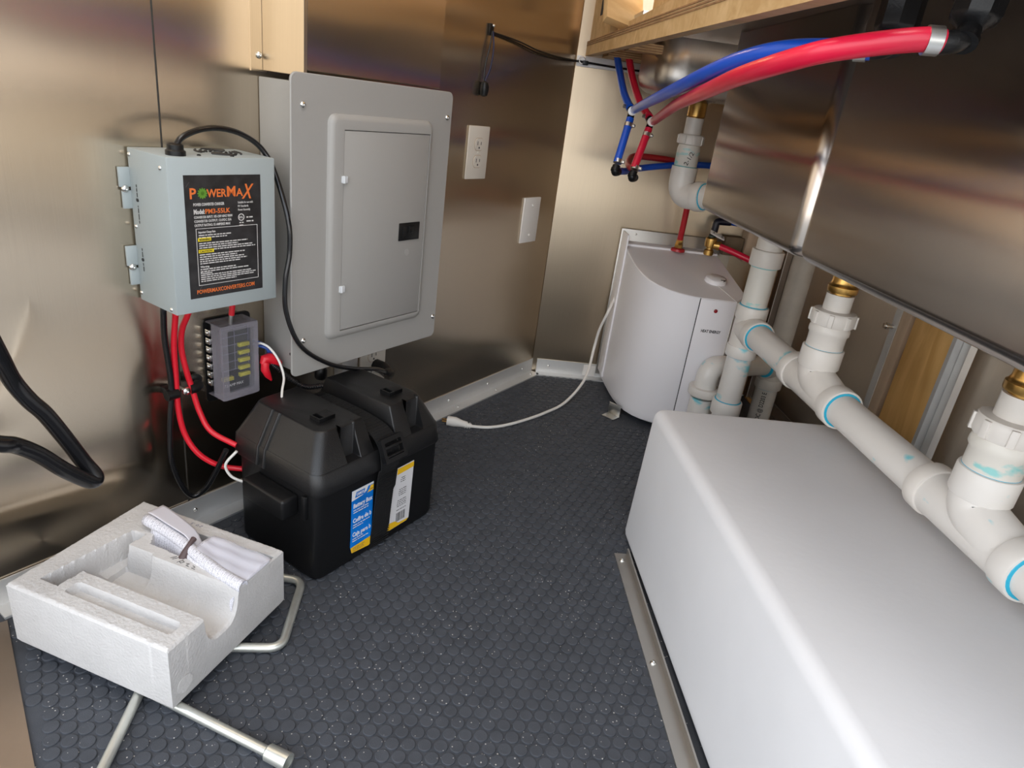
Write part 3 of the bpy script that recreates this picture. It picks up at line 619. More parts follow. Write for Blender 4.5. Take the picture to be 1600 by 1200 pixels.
# strap
bm = nb()
prof = [(.30-.0035, .0026), (.303, .05), (.3085, .165), (.3145, .178), (.3095, .212), (.292, .234), (.26, .2435), (.20, .247), (.13, .246), (.10, .238), (.078, .212)]
sp_ = spline([Vector((0, -o_, zz)) for o_, zz in prof], 5)
tt = nb(); rows = []
for i, p in enumerate(sp_):
    d = (sp_[min(i+1, len(sp_)-1)]-sp_[max(i-1, 0)]).normalized(); nrm = Vector((0, -d.z, d.y)); sh = -.006*(1-min(1, p.z/.18))
    nrm = -nrm if nrm.y > 0 and p.z < .2 else nrm
    rows.append([tt.verts.new(Vector((x_+sh, 0, 0))+p+nrm*h_) for x_, h_ in ((-1.0045, 0), (-.9605, 0), (-.9605, .0022), (-1.0045, .0022))])
for a, b in zip(rows, rows[1:]):
    for i in range(4): tt.faces.new((a[i], a[(i+1) % 4], b[(i+1) % 4], b[i]))
tt.faces.new(rows[0][::-1]); tt.faces.new(rows[-1]); bmesh.ops.recalc_face_normals(tt, faces=tt.faces); merge(bm, tt, MF)
strap = obj('strap', bm, 'web', t)
MBk = MF @ at((-.981, -.3135, .216)) @ Matrix.Rotation(math.radians(90-24), 4, 'X')
bm = nb(); ring(bm, rrect(-.0265, -.023, .0265, .021, .003, 3), rrect(-.020, -.015, .020, .013, .002, 3), 0, .009, MBk); box(bm, (-.021, .002, .002), (.021, .007, .0105), MBk, .0015); box(bm, (-.021, -.014, .002), (.021, -.010, .009), MBk, .0012)
obj('buckle', bm, 'black', strap)
# ribbed webbing lines
bm = nb()
for i in range(4, len(sp_)-3):
    p = sp_[i]; 
    if p.z > .214 and .10 < -p.y < .30: tube(bm, [MF @ (p+Vector((x_, 0, .0022))) for x_ in (-1.0035, -.9615)], .0011, 6)
for k in range(34):
    q = sp_[0].lerp(sp_[0], 0); zz = .01+k*.0046; oo = .302+.0085*min(1, max(0, (zz-.05)/.115)); tube(bm, [MF @ Vector((x_, -oo-.0014, zz)) for x_ in (-1.0055, -.9625)], .0009, 5)
obj('webbing_ribs', bm, 'web', strap, kind='stuff')
# printed labels on the front face (slightly drafted face, out = .3015)
MFr = F(0, 0, .3012)
bm = nb(); poly(bm, [(-1.058, .036), (-1.054, .022), (-1.012, .0175), (-1.007, .022), (-1.007, .153), (-1.058, .153)], 0, .0004, MFr)
l1 = obj('front_label', bm, 'bluel', t, 'blue product label left of the strap')
bm = nb(); poly(bm, [(-1.058, .133), (-1.033, .136), (-1.024, .141), (-1.020, .149), (-1.007, .149), (-1.007, .153), (-1.058, .153)], .0004, .0006, MFr); obj('white_patch', bm, 'wlabel', l1)
bm = nb(); poly(bm, [(-1.022, .1355), (-1.017, .141), (-1.014, .1475), (-1.007, .1475), (-1.007, .1365)], .0004, .0006, MFr); poly(bm, [(-1.0575, .034), (-1.007, .0365), (-1.007, .022), (-1.012, .0175), (-1.054, .022)], .0004, .0006, MFr); obj('amber_patch', bm, 'amber', l1)
bm = nb(); poly(bm, [(-1.051, .1375), (-1.030, .1375), (-1.0275, .148), (-1.048, .148)], .0006, .0008, MFr); obj('logo_patch', bm, 'bluel', l1)
bm = nb(); text(bm, 'CAMCO', .0075, F(-1.0475, .1405, .3020), bold=.02, width=.017, shear=.2)
for k, (s_, wd) in enumerate((('Battery Box', .045), ('Coffre de b', .044), ('Caja para b', .044))):
    text(bm, s_, .0125, F(-1.0535, (.1165, .0855, .0560)[k], .3016), bold=.025, width=wd)
    for q in range(2): dashes(bm, -1.0535, -1.012, (.1165, .0855, .0560)[k]-.006-.0048*q, .0026, F(0, 0, .3018), .7)
obj('white_lettering', bm, 'wlabel', l1)
bm = nb(); text(bm, 'Large', .0045, F(-1.0165, .1395, .3020), width=.008)
for q in range(3): dashes(bm, -1.052, -1.015, .030-.0032*q, .0018, F(0, 0, .3020), .7)
obj('brown_lettering', bm, 'plyd', l1)
bm = nb(); poly(bm, [(-.9675, .0215), (-.912, .0225), (-.906, .028), (-.902, .154), (-.946, .1535), (-.9495, .120), (-.957, .110), (-.960, .04)], 0, .0004, MFr)
l2 = obj('back_label', bm, 'wlabel', t, 'torn white product label right of the strap')
bm = nb(); poly(bm, [(-.946, .1515), (-.902, .152), (-.902, .141), (-.9465, .139)], .0004, .0006, MFr); poly(bm, [(-.9672, .022), (-.912, .0228), (-.908, .0265), (-.935, .0285), (-.9450, .036), (-.960, .038)], .0004, .0006, MFr); obj('amber_patch', bm, 'amber', l2)
bm = nb(); poly(bm, [(-.9665, .036), (-.9585, .039), (-.957, .108), (-.9635, .112)], -.0001, .0002, MFr); obj('navy_patch', bm, mat('navy_patch', (.004, .008, .03), .5), l2)
bm = nb()
for zc, wd, nl in ((.128, .014, 3), (.103, .022, 4), (.079, .026, 4), (.058, .026, 1)):
    for q in range(nl): dashes(bm, -.930-wd/2+random.uniform(0, .003), -.930+wd/2, zc-.0042*q, .0022, F(0, 0, .3018), .7, False)
for k in range(14): box(bm, (-.9425+.0018*k, .033, .0005), (-.9425+.0018*k+random.choice((.0006, .0011)), .0525, .0006), MFr)
obj('black_lettering', bm, 'inkk', l2)

# ================================================================== POLYSTYRENE PACKING
A = Vector((-.320, .6487, .0185)); U = Vector((-.9295, .3689, 0)).normalized(); V = Vector((.3689, .9295, 0)).normalized()
V = (V-U*U.dot(V)).normalized(); MP = frame(A, U, V, Z); LU, LV, H = .271, .229, .1035
if U.cross(V).z < 0: pass
def sdr(x, y, cx, cy, hx, hy, r):
    dx = abs(x-cx)-hx+r; dy = abs(y-cy)-hy+r
    return math.hypot(max(dx, 0), max(dy, 0))+min(max(dx, dy), 0)-r
def sm(d, wd=.0022): return max(0., min(1., .5-d/wd))
def sdpoly(px_, py_, pg):
    dmin = 1e9; ins = False; n = len(pg)
    for i in range(n):
        x0, y0 = pg[i]; x1, y1 = pg[(i+1) % n]; ex, ey = x1-x0, y1-y0
        tq = max(0, min(1, ((px_-x0)*ex+(py_-y0)*ey)/(ex*ex+ey*ey))); dmin = min(dmin, math.hypot(px_-x0-tq*ex, py_-y0-tq*ey))
        if (y0 > py_) != (y1 > py_) and px_ < (x1-x0)*(py_-y0)/(y1-y0)+x0: ins = not ins
    return -dmin if ins else dmin
def foam_h(u, v):
    d = 0.
    d = max(d, .012*sm(sdr(u, v, .106, .0325, .087, .0095, .005)))                       # near slot
    d = max(d, .040*sm(sdpoly(u, v, [(.212, .028), (.240, .027), (.222, .160), (.201, .161)])))    # left strip
    e = sdr(u, v, .180, .097, .027, .034, .006); d = max(d, .048*sm(e))                  # step pocket
    if u < .200:                                                                          # channel with rounded far side, open at u=0
        c = (v-.0945)/.033
        if abs(c) < 1.08:
            q = max(0, 1-abs(c)**3.2) if u < .155 else max(0, 1-abs(c)**8)
            d = max(d, .048*q**.5 if u < .155 else .048*q**.3)
    d = max(d, .046*sm(sdpoly(u, v, [(.004, .143), (.175, .151), (.207, .196), (.004, .206)])))     # pocket with the papers
    h = H-d
    edge = min(u, v, LU-u, LV-v); h -= .004*max(0, 1-edge/.004)**2
    return h
nu, nv = 128, 108; tt = nb(); grid = []
for i in range(nu+1):
    row = []
    for k in range(nv+1):
        u_, v_ = LU*i/nu, LV*k/nv; row.append(tt.verts.new((u_, v_, foam_h(u_, v_)+(random.uniform(-.0004, .0004)))))
    grid.append(row)
for i in range(nu):
    for k in range(nv): tt.faces.new((grid[i][k], grid[i+1][k], grid[i+1][k+1], grid[i][k+1]))
bd = [grid[i][0] for i in range(nu+1)]+[grid[nu][k] for k in range(1, nv+1)]+[grid[i][nv] for i in range(nu-1, -1, -1)]+[grid[0][k] for k in range(nv-1, 0, -1)]
cx_, cy_ = LU/2, LV/2
low = []; bot = []
for q in bd:
    x_, y_ = q.co.x, q.co.y
    low.append(tt.verts.new((x_, y_, .006))); bot.append(tt.verts.new((cx_+(x_-cx_)*.975, cy_+(y_-cy_)*.975, 0)))
n_ = len(bd)
for a, b in ((bd, low), (low, bot)):
    for i in range(n_): tt.faces.new((a[i], b[i], b[(i+1) % n_], a[(i+1) % n_]))
tt.faces.new(bot); bmesh.ops.recalc_face_normals(tt, faces=tt.faces); bm = nb(); merge(bm, tt, MP)
foam = thing('polystyrene_insert', 'moulded white polystyrene packing block with channels, lying on steel rods', 'packing block', A+U*LU/2+V*LV/2)
obj('block', bm, 'foam', foam, ang=30)
bm = nb()
def stroke(pts): tube(bm, [MP @ Vector((a, b, H+.0002)) for a, b in pts], .00045, 5)
stroke([(.128, .137), (.122, .144)]); stroke([(.124, .136), (.118, .143)]); stroke([(.113, .134), (.109, .141)]); stroke([(.109, .141), (.104, .139), (.107, .135), (.112, .137)])
stroke([(.100, .138), (.095, .139), (.097, .134), (.092, .134)]); stroke([(.088, .138), (.083, .137), (.086, .133), (.080, .133)])
obj('handwriting', bm, 'inkk', foam)
obj('tape_ring', lathe(nb(), [(.013, 0), (.013, .0006)], MP @ at((-.0003, .022, .028)) @ Matrix.Rotation(-math.pi/2, 4, 'Y'), 24), 'foam', foam)

# printed paper in the back pocket
pm = mat('printed_paper', (.72, .71, .76), .6); t__ = pm.node_tree; b_ = t__.nodes['Principled BSDF']
uvn = t__.nodes.new('ShaderNodeUVMap'); bk = t__.nodes.new('ShaderNodeTexBrick'); bk.inputs['Scale'].default_value = 1.; bk.offset = .37; bk.squash = .6
mpn = t__.nodes.new('ShaderNodeMapping'); mpn.inputs['Scale'].default_value = (22, 16, 1)
bk.inputs['Color1'].default_value = (.10, .10, .13, 1); bk.inputs['Color2'].default_value = (.28, .28, .32, 1); bk.inputs['Mortar'].default_value = (.72, .71, .76, 1)
bk.inputs['Mortar Size'].default_value = .11; bk.inputs['Brick Width'].default_value = .6; bk.inputs['Row Height'].default_value = .45; bk.inputs['Mortar Smooth'].default_value = .3
nz = t__.nodes.new('ShaderNodeTexNoise'); nz.inputs['Scale'].default_value = 60; rp = t__.nodes.new('ShaderNodeValToRGB'); rp.color_ramp.elements[0].position = .44; rp.color_ramp.elements[1].position = .56
mx = t__.nodes.new('ShaderNodeMix'); mx.data_type = 'RGBA'; mx.inputs[7].default_value = (.72, .71, .76, 1)
t__.links.new(uvn.outputs[0], mpn.inputs[0]); t__.links.new(mpn.outputs[0], bk.inputs['Vector']); t__.links.new(uvn.outputs[0], nz.inputs['Vector']); t__.links.new(nz.outputs[0], rp.inputs[0])
t__.links.new(rp.outputs[0], mx.inputs[0]); t__.links.new(bk.outputs[0], mx.inputs[6]); t__.links.new(mx.outputs[2], b_.inputs['Base Color'])
M['paper'] = pm; M['blank'] = mat('blank_paper', (.70, .69, .75), .55); M['bag'] = mat('clear_bag', (.85, .85, .92), .12, 0., Alpha=.35)
def sheet(name, fn, m_, parent, nu=26, nv=10, thick=.0006):
    me = bpy.data.meshes.new(name); vs = []; fs = []; uv = []
    for i in range(nu+1):
        for k in range(nv+1): vs.append(MP @ Vector(fn(i/nu, k/nv))); uv.append((i/nu, k/nv))
    for i in range(nu):
        for k in range(nv): a = i*(nv+1)+k; fs.append((a, a+nv+1, a+nv+2, a+1))
    base = ROOT[parent.name]; me.from_pydata([v-base for v in vs], [], fs); ul = me.uv_layers.new(name='UVMap')
    for l in me.loops: ul.data[l.index].uv = uv[l.vertex_index]
    me.polygons.foreach_set('use_smooth', [True]*len(me.polygons)); me.materials.append(M[m_])
    o = bpy.data.objects.new(name, me); C.objects.link(o); o.parent = parent; sd_ = o.modifiers.new('s', 'SOLIDIFY'); sd_.thickness = thick; return o
pp = thing('instruction_leaflet', 'crumpled printed instruction leaflet in a clear bag, tucked in the polystyrene pocket', 'leaflet', MP @ Vector((.1, .17, H-.04)))
# rolled front fold: runs along u near v=.15, text wraps over it
def rollv(a): return .180-.044*a+.004*math.sin(a*6)
def fold(a, b):
    ang_ = math.radians(-110+250*b); r_ = .0085
    return (.215-.218*a, rollv(a)-r_*math.sin(ang_), H+.012-.012*a+r_*math.cos(ang_))
sheet('folded_edge', fold, 'paper', pp, 30, 12)
def front(a, b):
    return (.196-.190*a, rollv(.09+.88*a)-.006+.003*math.sin(a*9)-.012*b, H+.010-.011*a-.040*b)
sheet('front_page', front, 'paper', pp, 24, 8)
def back(a, b):
    return (.216-.125*a, rollv(.6*a)+.003+.030*b*(1-.55*a*a)+.002*math.sin(7*a+2), H+.020-.004*a+.004*math.sin(2.6*a+.5)-.004*b-.014*max(0, a-.7)/.3)
sheet('back_page', back, 'blank', pp, 22, 8)
def side(a, b):
    u_ = .105-.106*a; return (u_, rollv(.5+.5*a)+.001+(.197-rollv(.5+.5*a))*b+.002*math.sin(9*a), H+.008-.007*a+.0035*math.sin(3.1*b)*(1-.7*a)+.0006*math.sin(14*a+6*b))
sheet('inner_page', side, 'blank', pp, 20, 10)
def bagf(a, b):
    u_ = .10-.102*a; return (u_, rollv(.5+.5*a)-.002+(.199-rollv(.5+.5*a))*b, H+.0135+.0010*math.sin(11*a+5*b)+.0010*math.sin(17*b-4*a)-.008*a)
sheet('clear_bag', bagf, 'bag', pp, 26, 12, .0003)
bm = nb(); tube(bm, [MP @ Vector(p) for p in ((.114, .170, H+.018), (.112, .160, H+.0165), (.113, .152, H+.006), (.115, .147, H-.004))], [.0045, .0035, .006, .007], 8); obj('rubber_band', bm, mat('brown_band', (.08, .05, .05), .6), pp)
bm = nb(); text(bm, '5.0  3', .009, MP @ frame(Vector((.150, .190, H+.0235)), Vector((-1, 0, 0)), Vector((0, -.97, .2)), Vector((0, .2, .97))) @ Matrix.Rotation(math.pi, 4, 'Z') @ at((-.03, 0, 0)), depth=.0002); obj('printed_digits', bm, mat('grey_ink', (.12, .12, .18), .6), pp)

# steel rods below the packing block
t = thing('jack_crank', 'bent galvanised steel crank rod lying under the polystyrene block', 'crank', (-.30, .77, 0))
bm = nb(); tube(bm, fillet([(-.366, .50, .0098), (-.384, .765, .0098), (-.216, .775, .0098), (-.2215, .9265, .0098), (-.262, .930, .0098)], .022, 7), .0068, 14); obj('rod', bm, 'rod', t)
t = thing('wheel_wrench', 'straight galvanised rod with socket end, poking out below the polystyrene block', 'wrench', (-.25, .63, 0))
d_ = Vector((-.159, .591, .0098))-Vector((-.324, .665, .0098)); d_.normalize(); e_ = Vector((-.158, .590, .0115))
bm = nb(); tube(bm, [Vector((-.324, .665, .0108))-d_*.03, e_-d_*.028], .0066, 14); obj('rod', bm, 'rod', t)
bm = nb(); lathe(bm, [(.0068, -.034), (.0105, -.031), (.0112, 0), (.0085, 0), (.0085, -.012)], axis(e_, d_), 18); obj('socket', bm, 'rod', t)

# ================================================================== WATER HEATER
t = thing('water_heater', 'small white corner water heater with curved front, standing by the back wall', 'water heater', (.60, 1.82, 0))
out = [(.463, 2.0), (.463, 1.905), (.4645, 1.85), (.4685, 1.80), (.477, 1.755), (.490, 1.720), (.508, 1.692), (.530, 1.672), (.557, 1.657), (.585, 1.648), (.610, 1.6435), (.705, 1.640), (.745, 1.690), (.745, 2.0)]
ztop = lambda y_: .3955+(y_-1.640)*.172
tt = nb(); n_ = len(out)
ctr = Vector((.6, 1.83))
def ins(p, d):
    q = Vector(p); e = (ctr-q); return q+e.normalized()*d
r0 = [tt.verts.new((*ins(p, .028), .012)) for p in out]; r1 = [tt.verts.new((*ins(p, .008), .022)) for p in out]; r2 = [tt.verts.new((*p, .045)) for p in out]; r3 = [tt.verts.new((p[0], p[1], ztop(p[1])-.002)) for p in out]; r4 = [tt.verts.new((*ins(p, .002), ztop(p[1]))) for p in out]
for a, b in ((r0, r1), (r1, r2), (r2, r3), (r3, r4)):
    for i in range(n_): tt.faces.new((a[i], a[(i+1) % n_], b[(i+1) % n_], b[i]))
tt.faces.new(r0[::-1]); tt.faces.new(r4); bmesh.ops.recalc_face_normals(tt, faces=tt.faces); bm = nb(); merge(bm, tt, I4)
obj('jacket', bm, 'heater', t, ang=28)
bm = nb(); box(bm, (.610, 1.6395, .05), (.7045, 1.6425, .3935), bev=.0008); pan = obj('front_panel', bm, 'heater', t)
bm = nb(); box(bm, (.6085, 1.6405, .05), (.6102, 1.6433, .395)); tube(bm, [(.7052, 1.6402, .05), (.7052, 1.6402, .395)], .0012, 6) if False else None
obj('panel_seam', bm, 'inkk', t)
bm = nb(); tube(bm, [(.7052, 1.6402, .05), (.7052, 1.6402, .3955), (.678, 1.742, .4135)], .0011, 6); obj('bright_edge', bm, 'white', t)
lathe_m = axis((.655, 1.6395, .366), (0, -1, 0)); obj('indicator_lamp', lathe(nb(), [(.0052, 0), (.005, .0012), (.003, .0022)], lathe_m, 14), 'redled', pan)
MHf = frame(Vector((0, 1.6394, 0)), Vector((1, 0, 0)), Z, Vector((0, -1, 0)))
bm = nb(); text(bm, 'HEAT ENERGY', .0105, MHf @ at((.629, .3065, 0)), bold=.035, width=.053); obj('black_lettering', bm, 'inkk', pan)
sl = math.atan(.172); MK = at((.681, 1.760, ztop(1.760))) @ Matrix.Rotation(sl, 4, 'X')
bm = nb(); lathe(bm, [(.0300, -.001), (.0295, .004), (.0275, .010), (.0255, .0120), (.0, .0122)], MK, 28, cap=False); kn = obj('temperature_dial', bm, 'heater', t, ang=50)
bm = nb()
tube(bm, [MK @ Vector((.0262*math.cos(a), .0262*math.sin(a), .0113)) for a in [(-60+k*12)*math.pi/180 for k in range(9)]], .0011, 5); box(bm, (.008, -.0185, .0115), (.020, -.0150, .0130), MK); obj('dial_mark', bm, 'inkk', kn)
obj('back_plate', box(nb(), (.455, 2.001, .02), (.80, 2.006, .4915), bev=.001), 'aludark', t)
bm = nb(); box(bm, (.464, 1.955, .40), (.745, 1.999, .4565), bev=.004); obj('rear_ledge', bm, 'heater', t)
obj('side_rail', box(nb(), (.4585, 1.925, .04), (.4640, 1.998, .486), bev=.0015), 'heater', t)
for x_ in (.492, .47): pass
screw(t, axis((.50, 2.001, .478), (0, -1, 0)), .003)
MK2 = frame(Vector((.4665, 1.727, .0025)), Vector((.70, -.714, 0)), Vector((-.714, -.70, 0)), Z)
bm = nb(); box(bm, (-.020, -.004, 0), (.020, .028, .0022), MK2, .0008); box(bm, (-.020, -.004, 0), (.020, -.0015, .036), MK2, .0008); bk_ = obj('floor_bracket', bm, 'zinc', t)
hp = [(.475, 1.975, .300), (.462, 1.955, .290), (.440, 1.915, .255), (.428, 1.935, .19), (.424, 1.945, .125), (.396, 1.862, .055), (.330, 1.767, .012), (.262, 1.690, .0068), (.203, 1.635, .0062), (.155, 1.597, .0062), (.115, 1.575, .0062), (.085, 1.568, .0062), (.050, 1.566, .0075)]
bm = nb(); tube(bm, spline(hp, 7), .0041, 12); t2 = obj('cord', bm, 'wirew', t, 'white power cord lying across the floor')
bm = nb(); tube(bm, [(.058, 1.5664, .008), (.046, 1.5666, .0085), (.045, 1.567, .010), (.032, 1.5675, .0115), (.015, 1.570, .0135), (-.006, 1.5735, .0135)], [.006, .0062, .0085, .0095, .0130, .0130], 14); obj('plug', bm, 'wirew', t2)
bm = nb()
for k in range(3): cyl(bm, (.052-.006*k, 1.5664, .008), (1, 0, 0), .0085, .0025, 12)
obj('strain_relief', bm, 'wirew', t2)
bm = nb()
for dy in (-.006, .006): cyl(bm, (-.006, 1.5735+dy, .0135), (-1, .15, 0), .0022, .014, 8)
obj('prongs', bm, 'brass', t2)

# ================================================================== WATER LINES
rw = thing('hot_water_line', 'red hot water hose curving from sink faucet back to the tee by the corner', 'water hose', (.413, 1.70, .79))
bw = thing('cold_water_line', 'blue cold water hose curving behind the red hose to its corner tee', 'water hose', (.364, 1.715, .81))
def hose(root, pts, r, m_, k=8, name='hose'):
    bm = nb(); tube(bm, spline(pts, k), r, 16); return obj(name, bm, m_, root)
hose(rw, [(.413, 1.702, .794), (.368, 1.441, .812), (.317, 1.159, .828), (.279, .900, .841), (.262, .759, .850), (.259, .680, .856), (.268, .639, .863), (.283, .612, .870), (.315, .592, .8785), (.343, .581, .884), (.357, .578, .884)], .0093, 'redhose', 8)
hose(bw, [(.364, 1.715, .814), (.316, 1.346, .831), (.287, 1.061, .848), (.279, .915, .861), (.284, .832, .872), (.295, .779, .879), (.311, .747, .883), (.330, .724, .8845), (.350, .708, .8855), (.366, .698, .886)], .0093, 'blue', 8)
hose(bw, [(.334, 1.945, .968), (.346, 1.886, .904), (.350, 1.797, .851), (.357, 1.724, .818)], .0092, 'blue')
hose(rw, [(.366, 1.941, .965), (.380, 1.878, .893), (.392, 1.786, .834), (.405, 1.712, .803)], .0092, 'redhose')
hose(bw, [(.3585, 1.707, .795), (.337, 1.667, .694)], .0092, 'blue')
hose(rw, [(.4045, 1.695, .778), (.379, 1.660, .688)], .0092, 'redhose')
hose(bw, [(.340, 1.672, .676), (.377, 1.740, .672), (.442, 1.867, .675), (.55, 1.918, .691), (.639, 1.946, .699), (.74, 1.96, .70), (.84, 1.965, .70)], .0085, 'blue')
hose(rw, [(.384, 1.672, .680), (.381, 1.74, .690), (.412, 1.84, .703), (.47, 1.895, .704), (.552, 1.933, .700), (.590, 1.938, .688), (.606, 1.915, .64), (.612, 1.925, .56), (.618, 1.945, .488)], .0085, 'redpipe')
def clamp(root, p, d, r=.0105, L=.009, label=None):
    bm = nb(); lathe(bm, [(r-.001, -L/2), (r, -L/2), (r, L/2), (r-.001, L/2)], axis(p, d), 18)
    q = axis(p, d); box(bm, (r-.001, -.0035, -L*.35), (r+.006, .0035, L*.35), q, .001); obj('hose_clamp', bm, 'zinc', root)
for root, tee, mainp, upp, dnp, dn2, elb in ((bw, (.3605, 1.717, .809), (.350, 1.62, .820), (.3555, 1.742, .826), (.3585, 1.707, .795), (.339, 1.672, .706), (.3365, 1.664, .684)), (rw, (.4085, 1.705, .792), (.398, 1.61, .802), (.402, 1.728, .810), (.4045, 1.695, .778), (.382, 1.665, .700), (.3785, 1.657, .676))):
    tv = Vector(tee); bm = nb()
    for q in (mainp, upp, dnp):
        e = (Vector(q)-tv); e = e.normalized()*.014; tube(bm, [tv, tv+e], .0085, 12)
    obj('tee_fitting', bm, 'black', root)
    clamp(root, tv+(Vector(mainp)-tv).normalized()*.020, Vector(mainp)-tv); clamp(root, tv+(Vector(upp)-tv).normalized()*.020, Vector(upp)-tv)
    dd = Vector(elb)-Vector(dnp); clamp(root, Vector(dnp)+dd*.14, dd); clamp(root, Vector(dnp)+dd*.88, dd)
    ev = Vector(elb); bm = nb(); tube(bm, fillet([ev-dd.normalized()*.004, ev+dd.normalized()*.013, ev+dd.normalized()*.013+Vector((.012, .018, .001))], .006, 4), .0095, 12); lathe(bm, [(.0112, -.003), (.0112, .004)], axis(ev+dd.normalized()*.006, dd), 14); obj('elbow_fitting', bm, 'black', root)
# faucet ends
clamp(rw, (.350, .5795, .884), (.034, -.008, .001), .0110, .011); clamp(bw, (.358, .7025, .886), (.03, -.018, .001), .0110, .011)
def shank(p0, p1, p2, top, label):
    t = thing('faucet_shank', label, 'faucet shank', top, 'black faucet shanks')
    bm = nb(); tube(bm, fillet([p0, p1, p2], .010, 5), .0088, 14); lathe(bm, [(.0105, -.002), (.0105, .004)], axis(p1, Vector(p2)-Vector(p1)), 14); obj('elbow', bm, 'black', t)
    d = Vector(top)-Vector(p2); bm = nb(); lathe(bm, [(.0085, -.006), (.012, -.002), (.018, .002), (.0195, .006), (.0195, d.length)], axis(p2, d), 8); obj('lock_nut', bm, 'black', t)
shank((.356, .579, .883), (.372, .574, .886), (.381, .585, .900), (.390, .592, .968), 'black plastic faucet nut at frame top right, holding the red hose')
shank((.364, .699, .886), (.380, .692, .888), (.384, .700, .902), (.388, .708, .968), 'black plastic faucet nut left of the other, above the blue hose end')
# heater fittings
t = thing('heater_outlet', 'brass outlet nut joining a red pipe to water heater top', 'pipe fitting', (.620, 1.952, .447))
bm = nb(); lathe(bm, [(.021, -.004), (.020, .003), (.014, .0055), (.012, .006)], at((.620, 1.950, .4565)), 20); obj('flange_washer', bm, 'redpipe', t)
bm = nb(); lathe(bm, [(.012, 0), (.0125, .010), (.0115, .011), (.010, .022), (.0095, .030)], at((.620, 1.950, .462)), 6); obj('brass_nut', bm, 'brass', t)
t = thing('relief_valve', 'brass relief valve with white lever tag on top of the water heater', 'valve', (.712, 1.955, .45))
vx = Vector((.712, 1.948, .4565)); bm = nb(); lathe(bm, [(.014, -.004), (.014, .010), (.010, .012), (.010, .018), (.016, .020), (.0175, .030), (.0165, .044), (.012, .048)], at(vx), 14); cyl(bm, vx+Vector((0, 0, .028)), (.8, -.5, -.05), .0115, .030, 14); cyl(bm, vx+Vector((.018, -.011, .0275)), (.8, -.5, -.05), .0135, .008, 14); obj('valve_body', bm, 'brass', t)
bm = nb(); MLv = at(vx+Vector((.008, -.016, .056))) @ Matrix.Rotation(.35, 4, 'Y') @ Matrix.Rotation(.6, 4, 'X'); box(bm, (-.024, -.0075, 0), (.024, .0075, .004), MLv, .0015); lev = obj('lever', bm, 'white', t)
bm = nb(); 
for x_ in (-.014, .014): lathe(bm, [(.0022, 0), (.0022, .0006)], MLv @ at((x_, 0, .004)), 8)
obj('lever_hole', bm, 'inkk', lev)
bm = nb(); lathe(bm, [(.011, 0), (.011, .006)], at(vx+Vector((0, 0, .048))), 12); obj('green_collar', bm, mat('green_collar', (.01, .03, .02), .5), t)
bm = nb(); tube(bm, spline([vx+Vector((.022, -.014, .0272)), (.775, 1.905, .474), (.86, 1.85, .45)], 6), .0092, 14); obj('discharge_pipe', bm, 'redhose', t)
bm = nb(); tube(bm, fillet([(.722, 1.972, .495), (.724, 1.972, .548), (.765, 1.97, .55)], .008, 4), .0105, 12); obj('elbow_fitting', bm, mat('navy_fitting', (.006, .006, .02), .4), bw)
bm = nb(); tube(bm, [(.758, 1.97, .55), (.83, 1.955, .548)], .008, 10); obj('hose', bm, 'blue', bw)
t = thing('timber_block', 'brown timber blocks behind the water heater at the back wall', 'timber block', (.82, 1.98, .44))
obj('block', box(nb(), (.765, 1.975, .452), (.822, 2.012, .507), bev=.002), mat('dark_timber', (.17, .12, .07), .7, var=.2, vscale=30), t)
obj('block', box(nb(), (.826, 1.965, .44), (.90, 2.012, .53), bev=.002), 'stud', t)

# ================================================================== DRAIN PIPES
dp = thing('drain_pipework', 'white plastic drain pipes with blue glue marks running under the sinks', 'drain pipe', (.70, 1.1, .0))
RP = .0302
def pipe(p0, p1, r=RP, m_='pvc', name='pipe', label=None):
    p0, p1 = Vector(p0), Vector(p1); bm = nb(); tube(bm, [p0, p1], r, 28); return obj(name, bm, m_, dp, label)
def hub(p, d, L=.034, r=.0375, m_='pvc', prim=True, bevel=.003):
    bm = nb(); lathe(bm, [(r-.006, 0), (r-.001, .001), (r, bevel), (r, L-bevel), (r-.001, L-.001), (r-.006, L)], axis(p, d), 28); o = obj('hub', bm, m_, dp)
    if prim:
        d_ = Vector(d).normalized(); bm = nb(); lathe(bm, [(.0300, 0), (r-.004, 0), (r-.0045, .0012), (.0300, .0018)], axis(Vector(p)+d_*(L-.0005), d_), 28); obj('primer_ring', bm, 'primer', o)
    return o
# main run along Y at X=.70, z=.362
zm = .362
pipe((.70, .05, zm), (.70, 1.46, zm), label=None, m_='pvcs')
# drop 1 (hand sink side)
X1, Y1 = .70, 1.530
hub((X1, Y1, .515), (0, 0, 1), .040, .0370, 'pvc', False); pipe((X1, Y1, .405), (X1, Y1, .530), m_='pvct', name='pipe', label='pipe smeared with pale blue-green primer')
pipe((X1, Y1, .54), (X1, Y1, .66), .0300)
bm = nb(); lathe(bm, [(.0300, .516), (.0315, .516), (.0315, .5135), (.0300, .5125)], at((X1, Y1, 0)), 28); obj('primer_ring', bm, mat('faint_primer', (.25, .55, .55), .4), dp)
hub((X1, Y1, .385), (0, 0, 1), .034, .0372)
bm = nb(); tube(bm, [(X1, Y1, .30), (X1, Y1, .40)], .0345, 28); tube(bm, [(X1, Y1, zm), (X1, Y1-.05, zm)], .0355, 28); obj('sanitary_tee', bm, 'pvc', dp)
hub((X1, Y1-.045, zm), (0, -1, 0), .030, .0378)
hub((X1, Y1, .318), (0, 0, -1), .030, .0372, 'pvcs'); pipe((X1, Y1, .16), (X1, Y1, .30), m_='pvcs')
hub((X1, Y1, .130), (0, 0, 1), .038, .0372, 'pvcs')
